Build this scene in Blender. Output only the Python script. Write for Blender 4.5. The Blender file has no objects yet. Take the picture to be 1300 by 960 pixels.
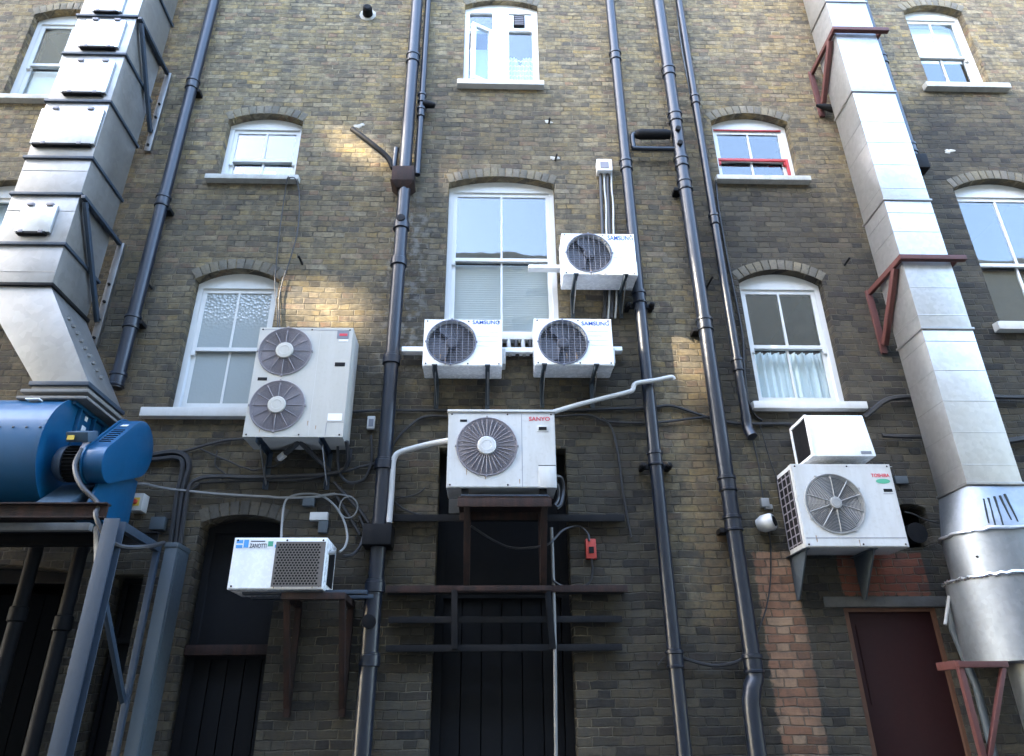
import bpy, bmesh, math, random
from mathutils import Vector, Matrix
random.seed(7)
R = math.radians
sc = bpy.context.scene
COL = sc.collection

# ------------------------------------------------------------------ camera geometry (survey of the wall)
CAM_D, CAM_Z, FPX = 6.5, 1.6, 943.66
_p, _y, _r = R(27.02), R(2.02), R(-0.4935)
_right = Vector((math.cos(_y), -math.sin(_y), 0)); _f0 = Vector((math.sin(_y), math.cos(_y), 0)); _up0 = Vector((0, 0, 1))
FWD = _f0 * math.cos(_p) + _up0 * math.sin(_p); _up = _up0 * math.cos(_p) - _f0 * math.sin(_p)
RX = _right * math.cos(_r) + _up * math.sin(_r); UP = _up * math.cos(_r) - _right * math.sin(_r)
EYE = Vector((0, -CAM_D, CAM_Z))

def at(px, py, d=0.0):
    """surveyed point on the vertical plane d metres in front of the wall face"""
    v = RX * ((px - 650) / FPX) + UP * ((435 - py) / FPX) + FWD
    return EYE + v * ((CAM_D - d) / v.y)
def ax(px, py, d=0.0): return at(px, py, d).x
def az(px, py, d=0.0): return at(px, py, d).z

# ------------------------------------------------------------------ materials
MATS = {}
def new_mat(name):
    m = bpy.data.materials.new(name); m.use_nodes = True
    nt = m.node_tree; nt.nodes.clear()
    out = nt.nodes.new('ShaderNodeOutputMaterial')
    MATS[name] = m
    return m, nt, out
class NT:
    """small wrapper to write node networks compactly"""
    def __init__(s, nt): s.nt = nt
    def n(s, typ, **kw):
        nd = s.nt.nodes.new(typ)
        for k, v in kw.items():
            setattr(nd, k, v)
        return nd
    def link(s, a, b): s.nt.links.new(a, b)
    def setin(s, nd, key, v):
        if hasattr(v, 'is_linked') or isinstance(v, bpy.types.NodeSocket): s.link(v, nd.inputs[key])
        else: nd.inputs[key].default_value = v
    def math(s, op, a, b=None, c=None, clamp=False):
        nd = s.n('ShaderNodeMath', operation=op, use_clamp=clamp)
        s.setin(nd, 0, a)
        if b is not None: s.setin(nd, 1, b)
        if c is not None: s.setin(nd, 2, c)
        return nd.outputs[0]
    def mix(s, fac, a, b, blend='MIX'):
        nd = s.n('ShaderNodeMix', data_type='RGBA', blend_type=blend)
        s.setin(nd, 0, fac)
        for k, v in ((6, a), (7, b)):
            if isinstance(v, tuple): nd.inputs[k].default_value = (*v[:3], 1)
            else: s.link(v, nd.inputs[k])
        return nd.outputs[2]
    def noise(s, vec, scale, detail=4, rough=.55, w=None):
        nd = s.n('ShaderNodeTexNoise')
        if vec is not None: s.link(vec, nd.inputs['Vector'])
        nd.inputs['Scale'].default_value = scale; nd.inputs['Detail'].default_value = detail; nd.inputs['Roughness'].default_value = rough
        return nd.outputs['Fac']
    def ramp(s, fac, stops, interp='LINEAR'):
        nd = s.n('ShaderNodeValToRGB'); s.link(fac, nd.inputs[0]); cr = nd.color_ramp; cr.interpolation = interp
        while len(cr.elements) < len(stops): cr.elements.new(.5)
        for e, (p, c) in zip(cr.elements, stops):
            e.position = p; e.color = (*c[:3], 1) if isinstance(c, tuple) else (c, c, c, 1)
        return nd.outputs[0]
    def mapped(s, scale=(1, 1, 1), coord='Object'):
        tc = s.n('ShaderNodeTexCoord'); mp = s.n('ShaderNodeMapping'); mp.inputs['Scale'].default_value = scale
        s.link(tc.outputs[coord], mp.inputs['Vector']); return mp.outputs[0]

def paint(name, col, rough=.5, metal=0., dirt=.35, dirt_col=None, dscale=6., streak=True, bump=.05, spec=.5, coat=0., rscale=1):
    m, nt, out = new_mat(name); g = NT(nt)
    b = g.n('ShaderNodeBsdfPrincipled'); g.link(b.outputs[0], out.inputs[0])
    v = g.mapped((1, 1, .18) if streak else (1, 1, 1))
    n1 = g.noise(v, dscale, 6, .65); v2 = g.mapped(); n2 = g.noise(v2, dscale * 5, 4, .6)
    f = g.math('MULTIPLY', g.ramp(n1, [(.42, 0.), (.72, 1.)]), dirt)
    dc = dirt_col or tuple(c * .45 for c in col)
    c1 = g.mix(f, col, dc)
    f2 = g.math('MULTIPLY', g.ramp(n2, [(.55, 0.), (.75, 1.)]), dirt * .6)
    c2 = g.mix(f2, c1, dc)
    g.link(c2, b.inputs['Base Color'])
    g.link(g.math('MULTIPLY_ADD', n2, .25, rough - .12, clamp=True), b.inputs['Roughness'])
    b.inputs['Metallic'].default_value = metal; b.inputs['Specular IOR Level'].default_value = spec
    b.inputs['Coat Weight'].default_value = coat
    if bump:
        bp = g.n('ShaderNodeBump'); bp.inputs['Strength'].default_value = bump; bp.inputs['Distance'].default_value = .01
        g.link(n2, bp.inputs['Height']); g.link(bp.outputs[0], b.inputs['Normal'])
    return m

def brick_material():
    m, nt, out = new_mat('stock_brick'); g = NT(nt)
    b = g.n('ShaderNodeBsdfPrincipled'); g.link(b.outputs[0], out.inputs[0])
    tc = g.n('ShaderNodeTexCoord'); sep = g.n('ShaderNodeSeparateXYZ'); g.link(tc.outputs['Object'], sep.inputs[0])
    X, Y, Z = sep.outputs
    xw = g.math('ADD', X, Y)
    obj = tc.outputs['Object']
    # hand-laid irregularity
    nz = g.n('ShaderNodeTexNoise'); g.link(obj, nz.inputs['Vector']); nz.inputs['Scale'].default_value = 9.; nz.inputs['Detail'].default_value = 3
    sepn = g.n('ShaderNodeSeparateColor'); g.link(nz.outputs['Color'], sepn.inputs[0])
    nl = g.noise(obj, 1.1, 2)
    xd = g.math('ADD', xw, g.math('MULTIPLY_ADD', sepn.outputs[0], .030, -.015))
    zd = g.math('ADD', Z, g.math('ADD', g.math('MULTIPLY_ADD', sepn.outputs[1], .024, -.012), g.math('MULTIPLY_ADD', nl, .05, -.025)))
    # Flemish bond laid by hand: stretcher, header, stretcher ... every second course shifted
    RH, UN, ST = .0675, .336, .672
    zr = g.math('DIVIDE', zd, RH); row = g.math('FLOOR', zr); fz = g.math('FRACT', zr)
    wr = g.n('ShaderNodeTexWhiteNoise', noise_dimensions='1D'); g.link(row, wr.inputs['W'])
    uu = g.math('ADD', g.math('DIVIDE', xd, UN), g.math('ADD', g.math('MULTIPLY', row, .5), g.math('MULTIPLY', wr.outputs['Value'], .16)))
    ku = g.math('FLOOR', uu); fu = g.math('FRACT', uu)
    hd = g.math('GREATER_THAN', fu, ST)
    dx = g.math('MULTIPLY', g.math('MINIMUM', g.math('MINIMUM', fu, g.math('SUBTRACT', 1.0, fu)), g.math('ABSOLUTE', g.math('SUBTRACT', fu, ST))), UN)
    dz = g.math('MULTIPLY', g.math('MINIMUM', fz, g.math('SUBTRACT', 1.0, fz)), RH)
    dj = g.math('ADD', g.math('MINIMUM', dx, dz), g.math('MULTIPLY_ADD', g.noise(obj, 45, 3, .6), .007, -.0035))
    fac = g.math('SUBTRACT', 1.0, g.math('DIVIDE', g.math('SUBTRACT', dj, .0022), .0045, clamp=True), clamp=True)
    idv = g.n('ShaderNodeCombineXYZ'); g.link(g.math('MULTIPLY_ADD', hd, .5, ku), idv.inputs[0]); g.link(row, idv.inputs[1])
    wn = g.n('ShaderNodeTexWhiteNoise', noise_dimensions='3D'); g.link(idv.outputs[0], wn.inputs['Vector'])
    tint = wn.outputs['Value']; scn = g.n('ShaderNodeSeparateColor'); g.link(wn.outputs['Color'], scn.inputs[0]); r2 = scn.outputs[1]
    mps = g.n('ShaderNodeMapping'); mps.inputs['Scale'].default_value = (7, 7, 62); g.link(obj, mps.inputs['Vector']); n_str = g.noise(mps.outputs[0], 1., 5, .65)
    n_mid = g.noise(obj, 1.7, 5, .6); n_fine = g.noise(obj, 27, 6, .72); n_big = g.noise(obj, .45, 4, .55); n_blot = g.noise(obj, 11, 4, .6)
    # shift each brick's random number a little with place so tones cluster
    tt = g.math('ADD', g.math('MULTIPLY', tint, .78), g.math('MULTIPLY_ADD', n_mid, .5, -.14), clamp=True)
    base = g.ramp(tt, [(0., (.09, .082, .074)), (.10, (.15, .137, .115)), (.24, (.26, .225, .15)), (.40, (.37, .29, .145)), (.52, (.33, .285, .18)),
                       (.64, (.43, .32, .135)), (.74, (.29, .255, .19)), (.82, (.32, .20, .13)), (.90, (.42, .37, .26)), (1., (.47, .435, .345))])
    base = g.mix(g.ramp(r2, [(.60, 0.), (.97, .68)]), base, (.075, .076, .080))
    base = g.mix(g.ramp(g.noise(obj, 3.1, 3, .5), [(.50, 0.), (.68, .6)]), base, (.105, .104, .104))
    base = g.mix(g.ramp(r2, [(.02, .4), (.12, 0.)]), base, (.50, .47, .40))
    base = g.mix(g.math('MULTIPLY', g.ramp(n_str, [(.38, 0.), (.66, 1.)]), .45), base, (.13, .118, .10))
    base = g.mix(g.math('MULTIPLY', g.ramp(n_fine, [(.46, 0.), (.58, 1.)]), .50), base, (.10, .088, .076))
    base = g.mix(g.math('MULTIPLY', g.ramp(n_blot, [(.50, 0.), (.62, 1.)]), .45), base, (.43, .375, .26))
    n_m = g.noise(obj, 6, 5, .65)
    mort = g.mix(n_m, (.25, .225, .175), (.54, .485, .375))
    mort = g.mix(g.ramp(g.noise(obj, 4.3, 4, .6), [(.46, 0.), (.60, .85)]), mort, (.06, .055, .048))
    # places rebuilt in other brick
    def box(x0, x1, z0, z1, s=.012, wob=.05):
        w = g.math('MULTIPLY_ADD', n_blot, wob, -wob / 2)
        xs = g.math('ADD', X, w); zs = g.math('ADD', Z, w)
        def edge(v, a, up):
            return g.math('DIVIDE', g.math('SUBTRACT', v, a) if up else g.math('SUBTRACT', a, v), s, clamp=True)
        r = g.math('MULTIPLY', edge(xs, x0 - s / 2, True), edge(xs, x1 + s / 2, False))
        return g.math('MULTIPLY', r, g.math('MULTIPLY', edge(zs, z0 - s / 2, True), edge(zs, z1 + s / 2, False)))
    pink = g.ramp(tint, [(0., (.26, .14, .09)), (.3, (.40, .21, .14)), (.6, (.46, .28, .19)), (1., (.50, .35, .25))])
    red = g.ramp(tint, [(0., (.18, .055, .035)), (.5, (.32, .09, .055)), (1., (.38, .14, .09))])
    pk = box(ax(958, 722), ax(1014, 737), -1, az(980, 700), .02, .12)
    rd = box(ax(1066, 730), ax(1176, 730), az(1110, 757), az(1110, 702), .02, .08)
    base = g.mix(pk, base, pink); base = g.mix(rd, base, red)
    mort = g.mix(g.math('MAXIMUM', pk, rd), mort, (.27, .22, .18)); fresh = g.math('MAXIMUM', pk, rd)
    base = g.mix(1.0, base, (.80, .74, .63), 'MULTIPLY'); mort = g.mix(1.0, mort, (.80, .745, .64), 'MULTIPLY')
    # real soot (lower storeys, below sills, along pipes) mixed with painted fall-off of daylight
    soot_shade = g.math('MULTIPLY_ADD', Z, -.205, 1.70)
    soot_shade = g.math('ADD', soot_shade, g.math('MULTIPLY_ADD', n_big, 1.3, -.65))
    soot_shade_boxes = [(-.86, -.42, 5.2, 8.9, .25, .5), (-.4, .9, 7.2, 8.35, .35, .4), (-3.2, -1.9, 6.0, 6.85, .5, .3), (-1.9, -.95, 6.1, 6.9, .4, .2), (2.3, 4.3, 3.5, 6.9, .6, .42), (1.5, 7, 4, 8, 1., .18), (2.2, 4.2, 7.2, 11.0, .8, .20),
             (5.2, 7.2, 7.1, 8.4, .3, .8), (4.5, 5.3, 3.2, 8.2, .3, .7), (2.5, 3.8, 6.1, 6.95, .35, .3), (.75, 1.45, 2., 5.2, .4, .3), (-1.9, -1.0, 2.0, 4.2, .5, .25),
             (2.6, 3.9, 1.4, 3.3, .3, .5), (3.35, 4.3, 3.2, 5.4, .35, .55), (2.5, 3.4, 3.9, 4.3, .2, .4), (-4.9, -3.0, 3.9, 7.6, .5, .22), (5.0, 7.2, 3.0, 5.1, .3, .5)]  # dirty places, plus boxes that darken the right side to balance the light
    for (x0, x1, z0, z1, s, k) in soot_shade_boxes:
        soot_shade = g.math('ADD', soot_shade, g.math('MULTIPLY', box(x0, x1, z0, z1, s, .5), k))
    clean_lit_boxes = [(-3.4, -.95, 7.2, 10.5, .9, .5), (-2.4, -.9, 8.4, 10.5, .6, .3), (2.5, 3.4, 8.4, 10.5, .6, .08), (1.55, 2.1, 2.3, 6.0, .35, .5), (2.15, 2.6, 2.6, 4.2, .3, .35), (-2.1, -1.1, 4.9, 5.45, .2, .3), (-5, -3.4, 3.4, 4.3, .4, .3)]  # cleaner brick, with the warm glow on the upper wall painted in
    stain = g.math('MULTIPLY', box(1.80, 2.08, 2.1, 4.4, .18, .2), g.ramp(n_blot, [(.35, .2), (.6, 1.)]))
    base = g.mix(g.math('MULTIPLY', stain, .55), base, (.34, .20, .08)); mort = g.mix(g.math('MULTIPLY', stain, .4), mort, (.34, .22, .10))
    for (x0, x1, z0, z1, s, k) in clean_lit_boxes:
        soot_shade = g.math('SUBTRACT', soot_shade, g.math('MULTIPLY', box(x0, x1, z0, z1, s, .5), k))
    soot_shade = g.math('SUBTRACT', soot_shade, g.math('MULTIPLY', fresh, 1.0))
    gr = g.math('MULTIPLY', soot_shade, .82, clamp=True)
    soot_shade_col = g.mix(r2, (.052, .046, .034), (.0105, .011, .012))
    base = g.mix(g.math('MULTIPLY', gr, .88), base, soot_shade_col)
    repoint = g.math('MAXIMUM', box(-1.45, -.48, 3.4, 7.2, .3, .5), g.math('MAXIMUM', box(2.2, 2.7, 2.2, 4.0, .2, .3), box(-1.6, .9, 1.4, 2.6, .4, .4)))
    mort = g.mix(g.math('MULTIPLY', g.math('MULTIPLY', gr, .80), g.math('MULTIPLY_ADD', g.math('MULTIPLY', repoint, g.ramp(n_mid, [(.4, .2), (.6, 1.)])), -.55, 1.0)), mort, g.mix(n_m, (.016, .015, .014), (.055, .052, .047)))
    # runs of dirt down the face and blotches that ignore the joints
    mpr = g.n('ShaderNodeMapping'); mpr.inputs['Scale'].default_value = (7, 7, .35); g.link(obj, mpr.inputs['Vector'])
    run = g.ramp(g.noise(mpr.outputs[0], 1., 5, .6), [(.50, 0.), (.68, .42)])
    blo = g.ramp(g.noise(obj, 7.5, 6, .72), [(.47, 0.), (.60, .42)])
    rb = g.math('MAXIMUM', run, blo); base = g.mix(rb, base, (.045, .043, .040)); mort = g.mix(rb, mort, (.05, .047, .043))
    # white salts along the middle stack and here and there
    salt = g.math('MULTIPLY', box(-1.02, -.62, 4.6, 6.7, .3, .3), g.ramp(n_blot, [(.48, 0.), (.62, 1.)]))
    salt2 = g.math('MULTIPLY', g.ramp(g.noise(obj, 2.6, 6, .7), [(.68, 0.), (.76, 1.)]), .5)
    salt = g.math('MULTIPLY', g.math('MAXIMUM', salt, salt2), .38)
    base = g.mix(salt, base, (.30, .30, .29)); mort = g.mix(salt, mort, (.36, .35, .335))
    mfac = g.math('MULTIPLY', fac, g.ramp(g.noise(obj, 3.2, 3), [(.25, .45), (.55, 1.)]))
    colr = g.mix(mfac, base, mort)
    g.link(colr, b.inputs['Base Color']); b.inputs['Roughness'].default_value = .9; b.inputs['Specular IOR Level'].default_value = .25
    h = g.math('ADD', g.math('MULTIPLY', fac, -.7), g.math('ADD', g.math('MULTIPLY', n_fine, .35), g.math('MULTIPLY', g.math('ADD', r2, g.math('ADD', n_blot, n_str)), .30)))
    bp = g.n('ShaderNodeBump'); bp.inputs['Strength'].default_value = 1.; bp.inputs['Distance'].default_value = .016
    g.link(h, bp.inputs['Height']); g.link(bp.outputs[0], b.inputs['Normal'])
    return m

def arch_material():
    m, nt, out = new_mat('arch_brick'); g = NT(nt)
    b = g.n('ShaderNodeBsdfPrincipled'); g.link(b.outputs[0], out.inputs[0]); b.inputs['Roughness'].default_value = .9
    ge = g.n('ShaderNodeNewGeometry'); r = ge.outputs['Random Per Island']
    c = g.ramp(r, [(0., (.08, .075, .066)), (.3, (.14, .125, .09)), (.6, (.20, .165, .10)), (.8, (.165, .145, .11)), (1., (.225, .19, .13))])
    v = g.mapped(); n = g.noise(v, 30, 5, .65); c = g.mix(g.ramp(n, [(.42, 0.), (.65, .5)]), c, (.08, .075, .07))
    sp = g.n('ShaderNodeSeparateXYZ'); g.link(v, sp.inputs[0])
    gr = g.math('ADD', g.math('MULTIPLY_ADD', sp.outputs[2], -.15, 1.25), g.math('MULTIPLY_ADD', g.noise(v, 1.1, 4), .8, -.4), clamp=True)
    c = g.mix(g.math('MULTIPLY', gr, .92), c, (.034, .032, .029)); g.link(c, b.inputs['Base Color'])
    bp = g.n('ShaderNodeBump'); bp.inputs['Strength'].default_value = .7; bp.inputs['Distance'].default_value = .012; g.link(n, bp.inputs['Height']); g.link(bp.outputs[0], b.inputs['Normal'])
    return m

def glass_material(name, tint=(.93, .96, .97), wob=.03, ior=1.62):
    m, nt, out = new_mat(name); g = NT(nt)
    tr = g.n('ShaderNodeBsdfTransparent'); tr.inputs[0].default_value = (*tint, 1)
    gl = g.n('ShaderNodeBsdfGlossy'); gl.inputs['Roughness'].default_value = .015; gl.inputs[0].default_value = (1, 1, 1, 1)
    fr = g.n('ShaderNodeFresnel'); ge = g.n('ShaderNodeNewGeometry'); g.link(g.math('MULTIPLY_ADD', ge.outputs['Backfacing'], 1 / ior - ior, ior), fr.inputs[0])
    v = g.mapped(); n = g.noise(v, 2.2, 2, .4)
    bp = g.n('ShaderNodeBump'); bp.inputs['Strength'].default_value = wob; bp.inputs['Distance'].default_value = .05
    g.link(n, bp.inputs['Height']); g.link(bp.outputs[0], gl.inputs['Normal'])
    mx = g.n('ShaderNodeMixShader'); g.link(fr.outputs[0], mx.inputs[0]); g.link(tr.outputs[0], mx.inputs[1]); g.link(gl.outputs[0], mx.inputs[2])
    g.link(mx.outputs[0], out.inputs[0]); return m

def frosted_material():
    m, nt, out = new_mat('frosted_glass'); g = NT(nt)
    b = g.n('ShaderNodeBsdfPrincipled'); g.link(b.outputs[0], out.inputs[0])
    b.inputs['Base Color'].default_value = (.27, .30, .295, 1); b.inputs['Roughness'].default_value = .12; b.inputs['IOR'].default_value = 1.6
    vo = g.n('ShaderNodeTexVoronoi'); g.link(g.mapped(), vo.inputs['Vector']); vo.inputs['Scale'].default_value = 34
    bp = g.n('ShaderNodeBump'); bp.inputs['Strength'].default_value = .55; bp.inputs['Distance'].default_value = .02
    sepf = g.n('ShaderNodeSeparateXYZ'); g.link(g.mapped(), sepf.inputs[0])
    up = g.ramp(g.math('MULTIPLY_ADD', sepf.outputs[2], 2.2, -11.2), [(0., .06), (1., 1.)])
    g.link(g.math('MULTIPLY', vo.outputs['Distance'], up), bp.inputs['Height']); g.link(bp.outputs[0], b.inputs['Normal']); return m

def galv_material(name, col=(.72, .74, .76), rough=.33, spangle=18., dull=.3):
    m, nt, out = new_mat(name); g = NT(nt)
    b = g.n('ShaderNodeBsdfPrincipled'); g.link(b.outputs[0], out.inputs[0])
    v = g.mapped(); vo = g.n('ShaderNodeTexVoronoi'); g.link(v, vo.inputs['Vector']); vo.inputs['Scale'].default_value = spangle
    sp = g.n('ShaderNodeSeparateColor'); g.link(vo.outputs['Color'], sp.inputs[0])
    n1 = g.noise(g.mapped((1, 1, .25)), 3.5, 6, .6)
    oi = g.n('ShaderNodeObjectInfo'); rnd = oi.outputs['Random']
    c = g.mix(g.math('ADD', g.math('MULTIPLY', sp.outputs[0], .36), g.math('MULTIPLY', rnd, .62)), col, tuple(x * .7 for x in col))
    c = g.mix(g.math('MULTIPLY', g.ramp(n1, [(.4, 0.), (.7, 1.)]), dull), c, (.42, .42, .42))
    g.link(c, b.inputs['Base Color']); b.inputs['Metallic'].default_value = .9
    g.link(g.math('ADD', g.math('ADD', g.math('MULTIPLY', rnd, .10), g.math('MULTIPLY_ADD', sp.outputs[1], .06, rough - .08)), g.math('MULTIPLY', n1, .14)), b.inputs['Roughness'])
    bp = g.n('ShaderNodeBump'); bp.inputs['Strength'].default_value = .25; bp.inputs['Distance'].default_value = .04
    g.link(g.noise(v, 2.4, 3), bp.inputs['Height']); g.link(bp.outputs[0], b.inputs['Normal']); return m

M = {}
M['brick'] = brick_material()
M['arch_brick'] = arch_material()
M['glass'] = glass_material('window_glass')
M['frost'] = frosted_material()
M['galv'] = galv_material('galvanised_steel', (.37, .36, .345), .40)
M['galv_new'] = galv_material('bright_galvanised_steel', (.56, .56, .555), .33, 26., .2)
M['spiral'] = galv_material('round_duct_steel', (.235, .26, .285), .46, 30., .35)
M['white_wood'] = paint('white_window_paint', (.60, .60, .575), .45, dirt=.25, dirt_col=(.42, .40, .36))
M['upvc'] = paint('white_plastic', (.82, .83, .83), .3, dirt=.08)
M['red_paint'] = paint('red_window_paint', (.42, .03, .03), .45, dirt=.2)
M['stone'] = paint('painted_stone_sill', (.43, .425, .39), .75, dirt=.55, dirt_col=(.2, .19, .17), dscale=9)
M['stone_white'] = paint('white_painted_sill', (.54, .53, .50), .6, dirt=.35, dirt_col=(.35, .33, .29), dscale=9)
M['pipe'] = paint('blue_black_pipe_paint', (.0065, .0105, .020), .34, dirt=.35, dirt_col=(.014, .016, .02), bump=.15, coat=.0)
M['iron'] = paint('black_iron', (.006, .0066, .008), .65, spec=.15, dirt=.4, dirt_col=(.026, .022, .02), bump=.2)
M['rust'] = paint('rusty_steel', (.017, .011, .0095), .8, spec=.3, dirt=.5, dirt_col=(.07, .028, .018), bump=.3, dscale=14)
M['oxide'] = paint('red_oxide_steel', (.075, .020, .016), .65, dirt=.5, dirt_col=(.05, .018, .015), bump=.2)
M['cable'] = paint('black_cable', (.016, .016, .018), .5, dirt=.3, dirt_col=(.06, .06, .06), bump=.1)
M['grey_cable'] = paint('grey_cable', (.19, .19, .18), .5, dirt=.4)
M['pvc'] = paint('white_pvc', (.48, .48, .465), .4, dirt=.4, dirt_col=(.3, .29, .27))
M['ac'] = paint('aged_white_casing', (.50, .505, .495), .42, dirt=.5, dirt_col=(.33, .31, .27), dscale=6)
M['ac_clean'] = paint('clean_white_casing', (.82, .83, .83), .26, dirt=.35, dirt_col=(.58, .57, .53), spec=.7)
M['ac_cream'] = paint('cream_casing', (.41, .40, .365), .45, dirt=.5, dirt_col=(.33, .31, .26), dscale=7)
M['dark_in'] = paint('dark_interior', (.012, .012, .014), .7, dirt=.2, bump=0)
M['blade'] = paint('grey_fan_blades', (.062, .062, .074), .5, dirt=.3)
M['guard'] = paint('grey_fan_guard', (.20, .185, .20), .5, dirt=.2, bump=0)
M['rust_stain'] = paint('rust_stain', (.30, .20, .12), .8, dirt=.5, bump=0)
M['fan_well'] = paint('fan_well', (.045, .046, .056), .7, dirt=.3, bump=0)
M['rust_pale'] = paint('brown_grey_grille', (.115, .10, .09), .6, dirt=.3, bump=0)
M['guard_blue'] = paint('blue_grey_fan_guard', (.15, .165, .215), .5, dirt=.2, bump=0)
M['guard_pale'] = paint('pale_wire_guard', (.27, .27, .26), .4, dirt=.2, bump=0)
M['blue'] = paint('blue_machine_paint', (.0008, .058, .140), .36, dirt=.3, dirt_col=(.004, .040, .088), dscale=3, coat=.15)
M['motor'] = paint('motor_grey_blue', (.05, .085, .125), .45, dirt=.5)
M['steel_blue'] = paint('blue_grey_steel_paint', (.022, .037, .058), .5, dirt=.5, dirt_col=(.025, .03, .038), bump=.15)
M['trunk'] = paint('grey_trunking_paint', (.05, .066, .078), .55, dirt=.4, dirt_col=(.045, .05, .055))
M['maroon'] = paint('maroon_door_paint', (.020, .0045, .0045), .6, spec=.2, dirt=.4, dirt_col=(.012, .006, .006))
M['bare_wood'] = paint('worn_door_frame', (.10, .042, .02), .7, dirt=.4)
M['black_wood'] = paint('black_door_paint', (.0045, .005, .0065), .7, spec=.2, dirt=.4, dirt_col=(.010, .0095, .0095))
M['concrete'] = paint('concrete_lintel', (.085, .083, .078), .9, dirt=.5, streak=False, bump=.4)
M['text_blue'] = paint('blue_lettering', (.02, .09, .42), .5, dirt=.1, bump=0)
M['text_red'] = paint('red_lettering', (.52, .03, .05), .5, dirt=.15, bump=0)
M['text_dark'] = paint('dark_lettering', (.03, .03, .05), .5, dirt=.1, bump=0)
M['logo_blue'] = paint('sky_blue_sticker', (.08, .32, .66), .5, dirt=.1, bump=0)
M['logo_green'] = paint('green_sticker', (.07, .33, .20), .5, dirt=.1, bump=0)
M['label_white'] = paint('white_sticker', (.75, .75, .74), .5, dirt=.1, bump=0)
M['label_grey'] = paint('grey_plate', (.16, .17, .20), .4, dirt=.2, bump=0)
M['yellow'] = paint('yellow_plate', (.60, .42, .06), .5, dirt=.2, bump=0)
M['switch_red'] = paint('red_switch_box', (.42, .045, .03), .5, dirt=.25)
M['blind'] = paint('pale_blind', (.82, .84, .82), .7, dirt=.1, bump=0, streak=False)
M['curtain'] = paint('pale_curtain', (.78, .85, .85), .85, dirt=.2, bump=0)
M['net_blue'] = paint('patterned_net', (.45, .58, .66), .85, dirt=.2, bump=0)
M['asphalt'] = paint('asphalt', (.05, .05, .052), .9, dirt=.4, streak=False, bump=.4)
M['pale_stone'] = paint('pale_render', (.42, .37, .30), .85, dirt=.35, dirt_col=(.2, .18, .15), streak=False)
M['canvas'] = paint('grey_canvas_collar', (.17, .165, .155), .85, dirt=.5, bump=.3)
M['silver_tape'] = galv_material('silver_tape', (.78, .8, .82), .25, 40., .1)
M['sealant'] = paint('black_sealant', (.008, .012, .013), .6, dirt=.1, spec=.2)
M['mortar_patch'] = paint('mortar_patch', (.46, .43, .37), .9, dirt=.4, streak=False, bump=.5)

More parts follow.
